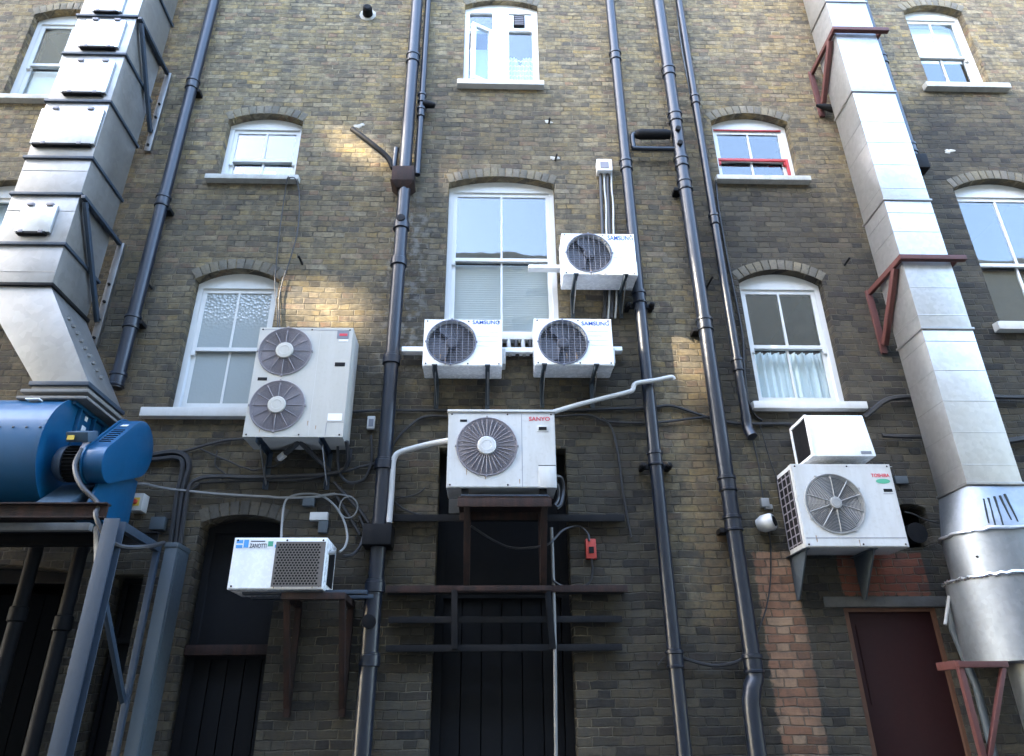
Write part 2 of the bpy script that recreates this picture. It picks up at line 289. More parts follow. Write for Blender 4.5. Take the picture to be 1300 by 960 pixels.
# ------------------------------------------------------------------ mesh helpers
class MB:
    def __init__(s): s.bm = bmesh.new()
    def box(s, x0, x1, y0, y1, z0, z1):
        v = [s.bm.verts.new(p) for p in ((x0, y0, z0), (x1, y0, z0), (x1, y1, z0), (x0, y1, z0), (x0, y0, z1), (x1, y0, z1), (x1, y1, z1), (x0, y1, z1))]
        for f in ((0, 3, 2, 1), (4, 5, 6, 7), (0, 1, 5, 4), (1, 2, 6, 5), (2, 3, 7, 6), (3, 0, 4, 7)): s.bm.faces.new([v[i] for i in f])
        return s
    def hexa(s, lo, hi):
        """8 corners: lo ring of four, hi ring of four, matching order"""
        a = [s.bm.verts.new(p) for p in lo]; b = [s.bm.verts.new(p) for p in hi]
        s.bm.faces.new(a[::-1]); s.bm.faces.new(b); n = len(a)
        for i in range(n): s.bm.faces.new((a[i], a[(i + 1) % n], b[(i + 1) % n], b[i]))
        return s
    def prism(s, pts, vec):
        vec = Vector(vec); return s.hexa([Vector(p) for p in pts], [Vector(p) + vec for p in pts])
    def beam(s, p0, p1, w, h, upv=(0, 0, 1)):
        p0, p1 = Vector(p0), Vector(p1); d = (p1 - p0).normalized(); u = Vector(upv)
        if abs(d.dot(u)) > .98: u = Vector((0, 1, 0))
        sx = d.cross(u).normalized() * (w / 2); sz = sx.cross(d).normalized() * (h / 2)
        return s.hexa([p0 - sx - sz, p0 + sx - sz, p0 + sx + sz, p0 - sx + sz], [p1 - sx - sz, p1 + sx - sz, p1 + sx + sz, p1 - sx + sz])
    def tube(s, pts, r, n=8, closed=False, caps=True):
        pts = [Vector(p) for p in pts]; m = len(pts); rings = []; prev = None
        rr = r if isinstance(r, (list, tuple)) else [r] * m
        for i, p in enumerate(pts):
            if closed: t = pts[(i + 1) % m] - pts[i - 1]
            else: t = pts[min(i + 1, m - 1)] - pts[max(i - 1, 0)]
            if t.length < 1e-7: t = Vector((0, 0, 1))
            t.normalize()
            if prev is None:
                u = t.cross(Vector((0, 1, 0)))
                if u.length < .05: u = t.cross(Vector((1, 0, 0)))
            else: u = prev - t * prev.dot(t)
            u.normalize(); prev = u; w = t.cross(u)
            rings.append([s.bm.verts.new(p + (u * math.cos(2 * math.pi * k / n) + w * math.sin(2 * math.pi * k / n)) * rr[i]) for k in range(n)])
        for i in range(m if closed else m - 1):
            a, b = rings[i], rings[(i + 1) % m]
            for k in range(n): s.bm.faces.new((a[k], a[(k + 1) % n], b[(k + 1) % n], b[k]))
        if caps and not closed: s.bm.faces.new(rings[0][::-1]); s.bm.faces.new(rings[-1])
        return s
    def lathe(s, prof, axis_o, axis_d, n=24):
        """prof = [(dist along axis, radius)]"""
        o, d = Vector(axis_o), Vector(axis_d).normalized(); u = d.orthogonal().normalized(); w = d.cross(u); rings = []
        for h, r in prof:
            rings.append([s.bm.verts.new(o + d * h + (u * math.cos(2 * math.pi * k / n) + w * math.sin(2 * math.pi * k / n)) * max(r, 1e-4)) for k in range(n)])
        for a, b in zip(rings, rings[1:]):
            for k in range(n): s.bm.faces.new((a[k], a[(k + 1) % n], b[(k + 1) % n], b[k]))
        s.bm.faces.new(rings[0][::-1]); s.bm.faces.new(rings[-1]); return s
    def mesh(s, name, bevel=0, smooth=False):
        bmesh.ops.recalc_face_normals(s.bm, faces=s.bm.faces)
        if bevel:
            es = [e for e in s.bm.edges if len(e.link_faces) == 2 and e.calc_face_angle(0) > .5]
            bmesh.ops.bevel(s.bm, geom=es, offset=bevel, segments=2, affect='EDGES', clamp_overlap=True, profile=.6)
        me = bpy.data.meshes.new(name); s.bm.to_mesh(me); s.bm.free()
        if smooth or bevel:
            me.shade_smooth(); me.set_sharp_from_angle(angle=R(38))
        return me
    def build(s, name, mat, parent=None, bevel=0, smooth=False, label=None):
        return link(name, s.mesh(name, bevel, smooth), mat, parent, label)

WLOC = {}
def link(name, me, mat, parent=None, label=None):
    o = bpy.data.objects.new(name, me); COL.objects.link(o)
    if mat: me.materials.clear(); me.materials.append(M[mat])
    if parent:
        o.parent = parent; o.matrix_parent_inverse = Matrix.Translation(-WLOC.get(parent.name, Vector((0, 0, 0))))
    WLOC[o.name] = Vector((0, 0, 0))
    if label: o['label'] = label
    return o
def tag(o, label, cat, group=None, kind=None):
    if label: o['label'] = label
    if cat: o['category'] = cat
    if group: o['group'] = group
    if kind: o['kind'] = kind
    return o
def thing(name, label, cat, loc, group=None):
    o = bpy.data.objects.new(name, None); COL.objects.link(o); o.location = loc; o.empty_display_size = .1
    WLOC[o.name] = Vector(loc)
    return tag(o, label, cat, group)

def plate_mesh(name, outer, holes, y, th):
    """flat plate with holes in the x-z plane, front face at y, thickness th towards +y"""
    cu = bpy.data.curves.new(name, 'CURVE'); cu.dimensions = '2D'; cu.fill_mode = 'BOTH'; cu.extrude = th / 2
    for poly in [outer] + list(holes):
        sp = cu.splines.new('POLY'); sp.points.add(len(poly) - 1); sp.use_cyclic_u = True
        for p, q in zip(sp.points, poly): p.co = (q[0], q[1], 0, 1)
    ob = bpy.data.objects.new(name, cu); COL.objects.link(ob)
    dg = bpy.context.evaluated_depsgraph_get(); me = bpy.data.meshes.new_from_object(ob.evaluated_get(dg))
    bpy.data.objects.remove(ob); bpy.data.curves.remove(cu); me.name = name
    for v in me.vertices: v.co = Vector((v.co.x, y + th / 2 - v.co.z, v.co.y))
    bm = bmesh.new(); bm.from_mesh(me); bmesh.ops.remove_doubles(bm, verts=bm.verts, dist=1e-5); bmesh.ops.recalc_face_normals(bm, faces=bm.faces)
    bm.to_mesh(me); bm.free(); return me
def circ(x, z, r, n=48): return [(x + r * math.cos(2 * math.pi * k / n), z + r * math.sin(2 * math.pi * k / n)) for k in range(n)]
def rect(x0, x1, z0, z1): return [(x0, z0), (x1, z0), (x1, z1), (x0, z1)]
def arch(x0, x1, z0, z1, rise, n=14):
    pts = [(x0, z0), (x1, z0)]
    if rise <= 0: return pts + [(x1, z1), (x0, z1)]
    w = (x1 - x0) / 2; rad = (w * w + rise * rise) / (2 * rise); cz = z1 + rise - rad; a = math.asin(w / rad)
    for k in range(n + 1):
        t = a - 2 * a * k / n; pts.append(((x0 + x1) / 2 + rad * math.sin(t), cz + rad * math.cos(t)))
    return pts

def lettering(body, x0, x1, z0, h, y, mat, parent, name='lettering', bold=.02, label=None, slant=0):
    cu = bpy.data.curves.new(name, 'FONT'); cu.body = body; cu.size = 1; cu.extrude = .01; cu.offset = bold; cu.shear = slant
    ob = bpy.data.objects.new(name, cu); COL.objects.link(ob)
    dg = bpy.context.evaluated_depsgraph_get(); me = bpy.data.meshes.new_from_object(ob.evaluated_get(dg))
    bpy.data.objects.remove(ob); bpy.data.curves.remove(cu); me.name = name
    xs = [v.co.x for v in me.vertices]; ys = [v.co.y for v in me.vertices]; a, b, c, d = min(xs), max(xs), min(ys), max(ys)
    for v in me.vertices: v.co = Vector((x0 + (v.co.x - a) / (b - a) * (x1 - x0), y - .0012 - v.co.z * .1, z0 + (v.co.y - c) / (d - c) * h))
    return link(name, me, mat, parent, label)

def smooth_path(pts, sub=6):
    pts = [Vector(p) for p in pts]
    if len(pts) < 3: return pts
    out = []
    for i in range(len(pts) - 1):
        p0, p1, p2, p3 = pts[max(i - 1, 0)], pts[i], pts[i + 1], pts[min(i + 2, len(pts) - 1)]
        for k in range(sub):
            t = k / sub
            out.append(.5 * ((2 * p1) + (p2 - p0) * t + (2 * p0 - 5 * p1 + 4 * p2 - p3) * t * t + (3 * p1 - p0 - 3 * p2 + p3) * t ** 3))
    return out + [pts[-1]]

# ------------------------------------------------------------------ the brick building: wall, windows, doorways
WALL_T = .34
bld = thing('brick_building', 'tall sooty yellow brick rear facade with arched sash windows and dark doorways', 'building', (0, 0, 0))

# opening name: x0, x1, z0, spring z, rise
OPEN = {
 'W1': (-5.62, -4.76, 8.02, 9.40, .11), 'W1b': (-5.62, -4.62, 5.2, 6.72, .12), 'W2': (-2.985, -2.14, 6.91, 7.74, .11), 'W3': (-2.965, -2.125, 4.20, 5.61, .13),
 'W4': (-.33, .59, 8.38, 9.74, .10), 'W5': (-.45, .71, 5.0, 6.88, .10), 'W6': (2.58, 3.49, 7.0, 7.85, .13), 'W7': (2.585, 3.465, 4.29, 5.66, .14),
 'W8': (5.365, 6.145, 8.48, 9.81, .12), 'W9': (5.21, 6.25, 5.17, 6.91, .14),
 'D1': (-2.47, -1.76, .0, 3.15, .07), 'D2': (-.44, .715, .0, 3.83, .0), 'D3': (-5.2, -3.45, .0, 2.75, .06), 'D3b': (-3.1, -2.86, .0, 2.72, .0), 'D4': (3.0, 3.80, .0, 2.44, .0),
 'H1': (3.62, 3.93, 2.93, 3.28, .04),
}
holes = [arch(*OPEN[k]) for k in OPEN]
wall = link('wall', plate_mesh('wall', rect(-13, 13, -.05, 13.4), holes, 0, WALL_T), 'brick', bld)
# rooms behind the openings
mb = MB()
for k, (x0, x1, z0, z1, rise) in OPEN.items():
    d = 1.9 if k[0] == 'W' else 1.2
    e = .28 if k[0] == 'W' else .02
    xa, xb, za, zb = x0 - e, x1 + e, max(z0 - e, 0.01), z1 + rise + e
    y0, y1 = WALL_T - .01, WALL_T + d
    for q in (((xa, y1, za), (xb, y1, za), (xb, y1, zb), (xa, y1, zb)), ((xa, y0, za), (xb, y0, za), (xb, y1, za), (xa, y1, za)), ((xa, y0, zb), (xb, y0, zb), (xb, y1, zb), (xa, y1, zb)),
              ((xa, y0, za), (xa, y1, za), (xa, y1, zb), (xa, y0, zb)), ((xb, y0, za), (xb, y1, za), (xb, y1, zb), (xb, y0, zb))):
        mb.bm.faces.new([mb.bm.verts.new(p) for p in q])
mb.build('room_interior', 'dark_in', bld)
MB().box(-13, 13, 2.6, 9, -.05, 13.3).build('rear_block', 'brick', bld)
MB().box(-13.1, 13.1, -.12, 9.1, 13.42, 13.62).build('parapet_coping', 'stone', bld, bevel=.02)

def voussoirs(x0, x1, z1, rise, h=.118, flat=False):
    """gauged brick arch: single tapered bricks standing 5 mm proud of the wall"""
    mb = MB(); w = (x1 - x0) / 2; cx = (x0 + x1) / 2; rise = max(rise, .03)
    rad = (w * w + rise * rise) / (2 * rise); cz = z1 + rise - rad; a = math.asin(w / rad); n = max(6, round(2 * a * rad / .078))
    for k in range(n):
        t0 = a - 2 * a * (k + .07) / n; t1 = a - 2 * a * (k + .93) / n; r0 = rad + .001; r1 = rad + h * (1 + random.uniform(-.03, .03)); pr = random.uniform(.003, .008)
        pts = [(cx + r * math.sin(t), -pr, cz + r * math.cos(t)) for r, t in ((r0, t0), (r0, t1), (r1, t1), (r1, t0))]
        mb.prism(pts, (0, pr + .10, 0))
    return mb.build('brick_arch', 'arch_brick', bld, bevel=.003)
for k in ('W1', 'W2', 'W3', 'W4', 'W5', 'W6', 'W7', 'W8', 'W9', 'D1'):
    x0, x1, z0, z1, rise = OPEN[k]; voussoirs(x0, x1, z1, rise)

def sill(win, x0, x1, zt, h=.075, mat='stone', y=-.085):
    mb = MB(); mb.hexa([(x0, y, zt - h), (x1, y, zt - h), (x1, .14, zt - h), (x0, .14, zt - h)], [(x0, y, zt - .012), (x1, y, zt - .012), (x1, .14, zt + .012), (x0, .14, zt + .012)])
    return mb.build('sill', mat, win, bevel=.007)

def sash_window(key, label=None, frame_mat='white_wood', glass='glass', sillx=None, sillh=.075, sill_mat='stone', split=.5, bars=1, red=False, y0=.10, lower_fill=None, upper_fill=None):
    x0, x1, z0, z1, rise = OPEN[key]
    fw = .05
    outer = arch(x0 + .001, x1 - .001, z0 + .001, z1, rise)
    zt = z1 - .045
    win = link('window', plate_mesh('window', outer, [rect(x0 + fw, x1 - fw, z0 + .045, zt)], y0, .13), frame_mat, bld, label)
    zm = z0 + (zt - z0) * split
    xa, xb = x0 + fw + .001, x1 - fw - .001
    for nm, ya, za, zb in (('upper_sash', y0 + .02, zm - .02, zt - .001), ('lower_sash', y0 + .052, z0 + .046, zm + .02)):
        hs = []; st = .042; bw = .02; top = .045 if nm == 'upper_sash' else .035; bot = .038 if nm == 'upper_sash' else .075
        n = bars + 1; gw = (xb - xa - 2 * st - bars * bw) / n
        for i in range(n):
            gx = xa + st + i * (gw + bw); hs.append(rect(gx, gx + gw, za + bot, zb - top))
        s = link(nm, plate_mesh(nm, rect(xa, xb, za, zb), hs, ya, .030), frame_mat, win)
        mb = MB()
        for h in hs: mb.box(h[0][0] - .005, h[1][0] + .005, ya + .011, ya + .016, h[0][1] - .005, h[2][1] + .005)
        mb.build('pane', glass, s)
        if nm == 'upper_sash':   # sash horns and cords
            for xh in (xa, xb - .04): MB().box(xh, xh + .04, ya - .002, ya + .04, za - .05, za + .002).build('sash_horn', 'red_paint' if red else frame_mat, win, bevel=.008)
    if red:
        MB().box(xa - .002, xb + .002, y0 + .010, y0 + .03, zm - .022, zm + .012).box(xa, xb, y0 - .004, y0 + .012, zt - .006, zt + .012).box(xb - .018, xb + .008, y0 - .004, y0 + .03, z0 + .05, zm).build('red_trim', 'red_paint', win, bevel=.004)
    if sillx: sill(win, sillx[0], sillx[1], z0, sillh, sill_mat)
    yb = y0 + .135
    def fill(kind, za, zb):
        if kind == 'blind':
            MB().box(xa, xb, yb, yb + .006, za, zb).build('roller_blind', 'blind', win)
        elif kind == 'slats':
            mb = MB(); z = za
            while z < zb:
                mb.hexa([(xa, yb, z + .018), (xb, yb, z + .018), (xb, yb + .016, z), (xa, yb + .016, z)], [(xa, yb, z + .021), (xb, yb, z + .021), (xb, yb + .016, z + .003), (xa, yb + .016, z + .003)]); z += .027
            mb.build('slatted_blind', 'blind', win)
        elif kind == 'curtain':
            mb = MB(); n = 90; pr = None
            for i in range(n + 1):
                x = xa + (xb - xa) * i / n; y = yb + .04 + .028 * math.sin(i * .62) + .016 * math.sin(i * 1.37 + 1)
                a, b = mb.bm.verts.new((x, y, za)), mb.bm.verts.new((x, y, zb))
                if pr: mb.bm.faces.new((pr[0], a, b, pr[1]))
                pr = (a, b)
            mb.build('curtain', 'curtain', win, smooth=True)
        elif kind == 'papers':
            mb = MB(); x = xa + .03
            while x < xb - .1:
                w = random.uniform(.12, .22); h = random.uniform(.12, .3); mb.box(x, min(x + w, xb), yb + .05, yb + .16, za, za + h); x += w + .01
            mb.build('stacked_papers', 'blind', win)
    if lower_fill: fill(lower_fill, z0 + .05, zm)
    if upper_fill: fill(upper_fill, zm, zt)
    return win

def sx(*a): return (ax(*a[0], .08), ax(*a[1], .08))
sash_window('W1', 'white sash window half hidden by the square duct with hatches', sillx=(-5.75, -4.6), sillh=.08, lower_fill='blind')
sash_window('W1b', 'white sash window behind the square duct', sillx=(-5.75, -4.5), lower_fill='blind', upper_fill='blind')
sash_window('W2', 'small white sash window with papers stacked inside', sillx=sx((258, 232), (378, 230)), lower_fill='papers', split=.45)
sash_window('W3', 'white sash window with frosted glass', glass='frost', sillx=(-3.17, -1.98), sill_mat='stone_white', sillh=.1)
sash_window('W5', 'large white sash window with slatted blind', sillx=(-.53, .80), sillh=.09, sill_mat='stone_white', lower_fill='slats', split=.525)
sash_window('W6', 'small sash window with red painted trim', red=True, sillx=sx((911, 230), (1031, 232)), split=.47)
sash_window('W7', 'white sash window with pale curtain in lower half', sillx=sx((957, 516), (1102, 517)), sillh=.085, sill_mat='stone_white', lower_fill='curtain', split=.5)
sash_window('W8', 'white sash window above the dark brick corner', sillx=sx((1178, 112), (1286, 115)), sillh=.09, upper_fill='blind')
sash_window('W9', 'tall white sash window cut by the frame edge', sillx=(5.12, 6.4), sillh=.1, sill_mat='stone_white', split=.47)

# top centre window: plastic casement, left light swung open
x0, x1, z0, z1, rise = OPEN['W4']
y0 = .07
xm0, xm1 = ax(625, 60, -.07), ax(646, 60, -.07)
zt = az(650, 14, -.07); ztr = az(660, 38, -.07); zb = z0 + .05
W4 = link('window', plate_mesh('window', arch(x0 + .001, x1 - .001, z0 + .001, z1, rise), [rect(x0 + .06, xm0, zb, z1 - .05), rect(xm1, x1 - .07, zb, ztr - .02), rect(xm1, x1 - .07, ztr + .02, z1 - .05)], y0, .07), 'upvc', bld, 'white plastic casement window with its left light open')
MB().box(xm1 - .01, x1 - .06, y0 + .02, y0 + .045, ztr + .01, z1 - .04).build('fan_panel', 'upvc', W4)
vx0, vx1, vz0, vz1 = ax(652, 27, -.07), ax(666, 27, -.07), az(659, 34, -.07), az(659, 21, -.07)
v = MB().box(vx0, vx1, y0 - .02, y0 + .03, vz0, vz1).build('extract_vent', 'iron', W4, bevel=.006)
mb = MB()
for i in range(5):
    z = vz0 + .015 + i * (vz1 - vz0 - .03) / 5; mb.box(vx0 + .012, vx1 - .012, y0 - .026, y0 - .019, z, z + .012)
mb.build('vent_slat', 'guard', v)
MB().box(xm1 - .01, x1 - .06, y0 + .03, y0 + .036, zb - .01, ztr).build('pane', 'glass', W4)
# patterned net behind the right light
mb = MB(); n = 60; zc = zb + (ztr - zb) * .62
prev = None
for i in range(n + 1):
    x = xm1 + (x1 - .07 - xm1) * i / n; y = y0 + .12 + .012 * math.sin(i * .8); c = zc - .16 * math.exp(-((i / n - .48) / .09) ** 2)
    a, b = mb.bm.verts.new((x, y, zb - .02)), mb.bm.verts.new((x, y, c))
    if prev: mb.bm.faces.new((prev[0], a, b, prev[1]))
    prev = (a, b)
mb.build('net_curtain', 'net_blue', W4, smooth=True)
mb = MB()
for r in range(7):
    zz = zb + .01 + r * (zc - zb) / 7.2
    pts = [(xm1 + .005 + (x1 - .08 - xm1) * i / 12, y0 + .10, zz + (.022 if i % 2 else 0)) for i in range(13)]
    mb.tube(pts, .008, 4)
mb.build('net_pattern', 'upvc', W4)
# open light hinged on the mullion
ang = R(27); lw = xm0 - x0 - .065; zl1 = az(626, 37, -.05)
hx, hy = xm0 - .004, y0 + .02
def cs(u, w, z): return (hx - u * math.cos(ang) - w * math.sin(ang), hy - u * math.sin(ang) + w * math.cos(ang), z)
mb = MB()
for (u0, u1, za, zbb) in ((0, .05, zb, zl1), (lw - .05, lw, zb, zl1), (.05, lw - .05, zb, zb + .05), (.05, lw - .05, zl1 - .05, zl1)):
    mb.hexa([cs(u0, -.025, za), cs(u1, -.025, za), cs(u1, .025, za), cs(u0, .025, za)], [cs(u0, -.025, zbb), cs(u1, -.025, zbb), cs(u1, .025, zbb), cs(u0, .025, zbb)])
cas = mb.build('open_casement', 'upvc', W4, bevel=.004)
MB().hexa([cs(.045, -.004, zb + .045), cs(lw - .045, -.004, zb + .045), cs(lw - .045, .004, zb + .045), cs(.045, .004, zb + .045)],
          [cs(.045, -.004, zl1 - .045), cs(lw - .045, -.004, zl1 - .045), cs(lw - .045, .004, zl1 - .045), cs(.045, .004, zl1 - .045)]).build('pane', 'glass', cas)
MB().box(x0 + .055, xm0, y0 + .015, y0 + .06, zl1 + .005, zl1 + .035).build('transom', 'upvc', W4)
MB().box(x0 + .05, xm0 + .01, y0 + .03, y0 + .036, zl1 + .03, z1 - .04).build('top_pane', 'glass', W4)
MB().box(x0 + .05, xm0, y0 + .22, y0 + .226, zb, zl1 - .1).build('roller_blind', 'net_blue', W4)
sill(W4, *sx((580, 112), (691, 112)), z0, .085, 'stone_white')

# ground floor doorways
def boards(name, x0, x1, z0, z1, y, parent, mat='black_wood', w=.14):
    mb = MB(); x = x0
    while x < x1 - .01:
        e = min(x + w, x1); mb.box(x + .004, e - .004, y + random.uniform(0, .004), y + .04, z0, z1); x = e
    return mb.build(name, mat, parent, bevel=.004)
x0, x1, z0, z1, rise = OPEN['D1']
d1 = link('doorway', plate_mesh('doorway', arch(x0 + .001, x1 - .001, .0, z1, rise), [rect(x0 + .06, x1 - .06, .02, 2.08), rect(x0 + .06, x1 - .06, 2.2, z1 - .04)], .22, .10), 'black_wood', bld, 'dark arched doorway with boarded fanlight')
MB().box(x0 + .05, x1 - .05, .26, .28, 2.19, z1 - .03).build('fanlight_board', 'black_wood', d1)
MB().box(x0 + .01, x1 - .01, .12, .24, 2.10, 2.18).build('transom', 'rust', d1, bevel=.008)
boards('door_leaf', x0 + .05, x1 - .05, .02, 2.09, .26, d1)
x0, x1, z0, z1, rise = OPEN['D2']
d2 = link('doorway', plate_mesh('doorway', rect(x0 + .001, x1 - .001, .0, z1 - .001), [rect(x0 + .07, x1 - .07, .02, 2.55), rect(x0 + .07, x1 - .07, 2.66, z1 - .06)], .2, .12), 'black_wood', bld, 'tall black boarded doorway behind the steel rack')
MB().box(x0 + .06, x1 - .06, .25, .27, 2.65, z1 - .05).build('fanlight_board', 'black_wood', d2)
boards('door_leaf', x0 + .06, x1 - .06, .02, 2.56, .25, d2, w=.17)
x0, x1, z0, z1, rise = OPEN['D3']
d3 = link('doorway', plate_mesh('doorway', arch(x0 + .001, x1 - .001, .0, z1, rise), [rect(x0 + .08, (x0 + x1) / 2 - .05, .02, z1 - .06), rect((x0 + x1) / 2 + .05, x1 - .08, .02, z1 - .06)], .24, .1), 'black_wood', bld, 'black doorway under the blue fan platform')
boards('door_leaf', x0 + .07, x1 - .07, .02, z1 - .05, .95, d3)
x0, x1, z0, z1, rise = OPEN['D3b']
d3b = link('doorway', plate_mesh('doorway', rect(x0 + .001, x1 - .001, .0, z1 - .001), [rect(x0 + .03, x1 - .03, .02, 2.2), rect(x0 + .03, x1 - .03, 2.24, z1 - .04)], .2, .08), 'black_wood', bld, 'narrow black slot beside the grey trunking')
boards('door_leaf', x0 + .02, x1 - .02, .02, z1 - .03, .25, d3b)
x0, x1, z0, z1, rise = OPEN['D4']
d4 = link('door_frame', plate_mesh('door_frame', rect(x0 + .001, x1 - .001, .0, z1 - .001), [rect(x0 + .05, x1 - .03, .02, z1 - .035)], .03, .12), 'bare_wood', bld, 'worn wooden frame of the maroon door')
dl = MB().box(x0 + .04, x1 - .025, .06, .10, .02, z1 - .03).build('door_leaf', 'maroon', d4, bevel=.004, label='flush maroon door')
MB().box(x0 + .1, x0 + .115, .05, .062, 1.7, 2.3).build('door_edge_strip', 'maroon', dl)
MB().box(ax(1045, 763), ax(1203, 763), -.012, .10, az(1110, 771), az(1110, 757.5)).build('door_lintel', 'concrete', bld, bevel=.008)

# ------------------------------------------------------------------ ground and the yard's other side
g = MB(); g.bm.faces.new([g.bm.verts.new(p) for p in ((-220, -220, 0), (220, -220, 0), (220, 220, 0), (-220, 220, 0))])
tag(g.build('ground', 'asphalt'), None, None, None, 'structure')

# ------------------------------------------------------------------ pipes on the wall
def pipe(name, label, X, z0, z1, r, y, collars=(), ears=(), cat='drain pipe', group='blue black pipes running down the wall', extra=None, big=None):
    t = thing(name, label, cat, (X, y, z0), group)
    MB().tube([(X, y, z0), (X, y, (z0 + z1) / 2), (X, y, z1)], r, 20).build('pipe_run', 'pipe', t, smooth=True)
    for z in collars:
        MB().lathe([(-.075, r + .001), (-.07, r + .012), (-.055, r + .014), (-.05, r + .006), (.03, r + .007), (.035, r + .016), (.06, r + .016), (.065, r + .001)], (X, y, z), (0, 0, 1), 20).build('pipe_collar', 'pipe', t, smooth=True)
    for z in ears:
        mb = MB(); mb.box(X - r - .085, X + r + .085, y + .01, y + .04, z - .025, z + .025)
        for s in (-1, 1):
            mb.lathe([(0, .028), (.05, .028), (.055, .018), (.07, .016)], (X + s * (r + .06), y + .02, z), (0, -1, 0), 8)
            mb.box(X + s * (r + .06) - .02, X + s * (r + .06) + .02, y + .03, 0, z - .02, z + .02)
        mb.build('pipe_bracket', 'iron', t, bevel=.004)
    return t
def clip(t, X, z, r, y):
    MB().box(X - .02 , X + .045 + r, y, -.0, z - .02, z + .02).build('wall_clip', 'iron', t, bevel=.005)

py = -.11
XL, XP1, XP2, XP3 = -3.43, 1.505, 2.125, 2.40
t = pipe('drain_pipe', 'blue black drain pipe between the hatched square duct and the left windows', XL, 4.36, 13.0, .062, py, [az(246, 108, .11), az(205, 256, .11), az(163, 409, .11), az(150, 482, .11)])
for z in (az(247, 112, .11), az(206, 262, .11), az(165, 405, .11)): clip(t, XL, z - .03, .05, py)
# centre stack, wider below, with hopper, junction box, boots
XC = -.925
t = pipe('soil_pipe', 'thick middle drain stack with square hopper and black junction box', XC, az(510, 228, .12), 13.0, .068, -.12, [az(525, 75, .12)])
MB().tube([(-.915, -.12, 2.55), (-.915, -.12, az(510, 226, .12))], .066, 20).build('pipe_run', 'pipe', t, smooth=True)
MB().tube([(-.925, -.12, .0), (-.925, -.12, 2.62)], .072, 20).build('pipe_run', 'pipe', t, smooth=True)
za, zb = az(511, 233, .2), az(511, 211, .2); xa, xb = ax(497, 225, .2), ax(525, 225, .2)
mb = MB(); mb.box(xa, xb, -.21, -.01, za + .04, zb); mb.hexa([(xa + .06, -.18, za - .04), (xb - .06, -.18, za - .04), (xb - .06, -.03, za - .04), (xa + .06, -.03, za - .04)], [(xa - .012, -.222, za + .04), (xb + .012, -.222, za + .04), (xb + .012, -.005, za + .04), (xa - .012, -.005, za + .04)])
mb.build('hopper_head', 'rust', t, bevel=.006)
za, zb = az(480, 692, .22), az(480, 665, .22); xa, xb = ax(460, 680, .22), ax(497, 680, .22)
MB().box(xa, xb, -.24, -.01, za, zb).build('junction_box', 'iron', t, bevel=.01)
for q in ((509, 287), (499, 333), (494, 457), (488, 590), (474, 745), (469, 838)):
    z = az(*q, .12); MB().lathe([(-.05, .069), (-.045, .084), (.03, .084), (.035, .078), (.05, .078), (.055, .069)], (-.918, -.12, z), (0, 0, 1), 20).build('pipe_collar', 'pipe', t, smooth=True)
MB().tube([(-.918, -.12, az(509, 283, .12)), (-.918, -.21, az(509, 283, .12) + .01)], .045, 14).build('access_cap', 'iron', t, bevel=.006)
MB().tube([(-.935, -.12, az(472, 790, .15)), (-.935, -.22, az(472, 790, .15))], .055, 14).build('access_cap', 'iron', t, bevel=.006)
MB().tube([(ax(503, 187, .12), -.1, az(503, 187, .12)), (ax(500, 212, .12), -.1, az(500, 212, .12))], .03, 12).build('branch_stub', 'pipe', t, smooth=True)
XC2 = ax(538, 90, .09)
t = pipe('waste_pipe', 'thin pipe close beside the middle drain stack above its hopper', XC2 , az(524, 222, .09), 13.0, .035, -.09, [az(537, 125, .09), az(536, 143, .09)])
zc = az(536, 132, .09); MB().lathe([(0, .045), (.03, .05), (.13, .03), (.14, .012)], (XC2 + .02, -.09, zc), (1, 0, -.15), 14).build('side_cap', 'iron', t, smooth=True)
# long bent waste arm to the left of the hopper
pts = [at(447, 164, .05), at(458, 172, .08), at(476, 186, .1), at(492, 200, .1), at(499, 214, .1)]
tag(MB().tube(smooth_path(pts), .03, 12).build('waste_pipe', 'iron', smooth=True), 'bent black waste arm sloping down to the hopper of the middle stack', 'waste pipe')
# right of centre
pipe('soil_pipe', 'drain pipe with eared brackets passing right of the air conditioners on the middle bay', XP1, .0, 13., .058, -.11, [az(780, 72, .11), az(797, 210, .11), az(815, 378, .11), az(831, 582, .11), az(857, 836, .11)], [az(817, 388, .11), az(833, 592, .11)])
t = pipe('soil_pipe', 'thick drain pipe with two side branches next to the red trimmed window', XP2, 2.03, 13., .068, -.12, [az(849, 92, .12), az(858, 150, .12), az(865, 207, .12), az(869, 236, .12), az(893, 412, .12), az(922, 614, .12), az(927, 664, .12), az(948, 842, .12)], [])
MB().tube(smooth_path([(XP2, -.12, 2.05), (XP2 + .0, -.12, 1.9), (XP2 - .05, -.14, 1.78), (XP2 - .07, -.14, 1.5), (XP2 - .07, -.14, 0)]), .07, 18).build('pipe_foot', 'pipe', t, smooth=True)
for q in ((867, 238), (890, 416), (925, 670)):
    clip(t, XP2 - .10, az(*q, .12) - .02, .02, -.12)
zt = az(830, 171, .12); x0 = ax(806, 170, .12)
MB().lathe([(0, .035), (.02, .05), (.06, .062), (.34, .06), (.40, .05)], (x0, -.12, zt), (1, 0, .02), 18).build('side_branch', 'iron', t, smooth=True)
zz = az(830, 189, .12)
MB().tube(smooth_path([(x0 + .01, -.12, zt), (x0 - .03, -.12, zt - .02), (x0 - .03, -.12, zz + .03), (x0, -.12, zz), (XP2, -.12, zz)], 5), .028, 10).build('side_branch', 'pipe', t, smooth=True)
for zq in (zt + .02, zz + .02): MB().lathe([(0, .03), (.05, .03)], (XP2 - .01, -.17, zq), (0, -1, 0), 10).build('access_cap', 'iron', t)
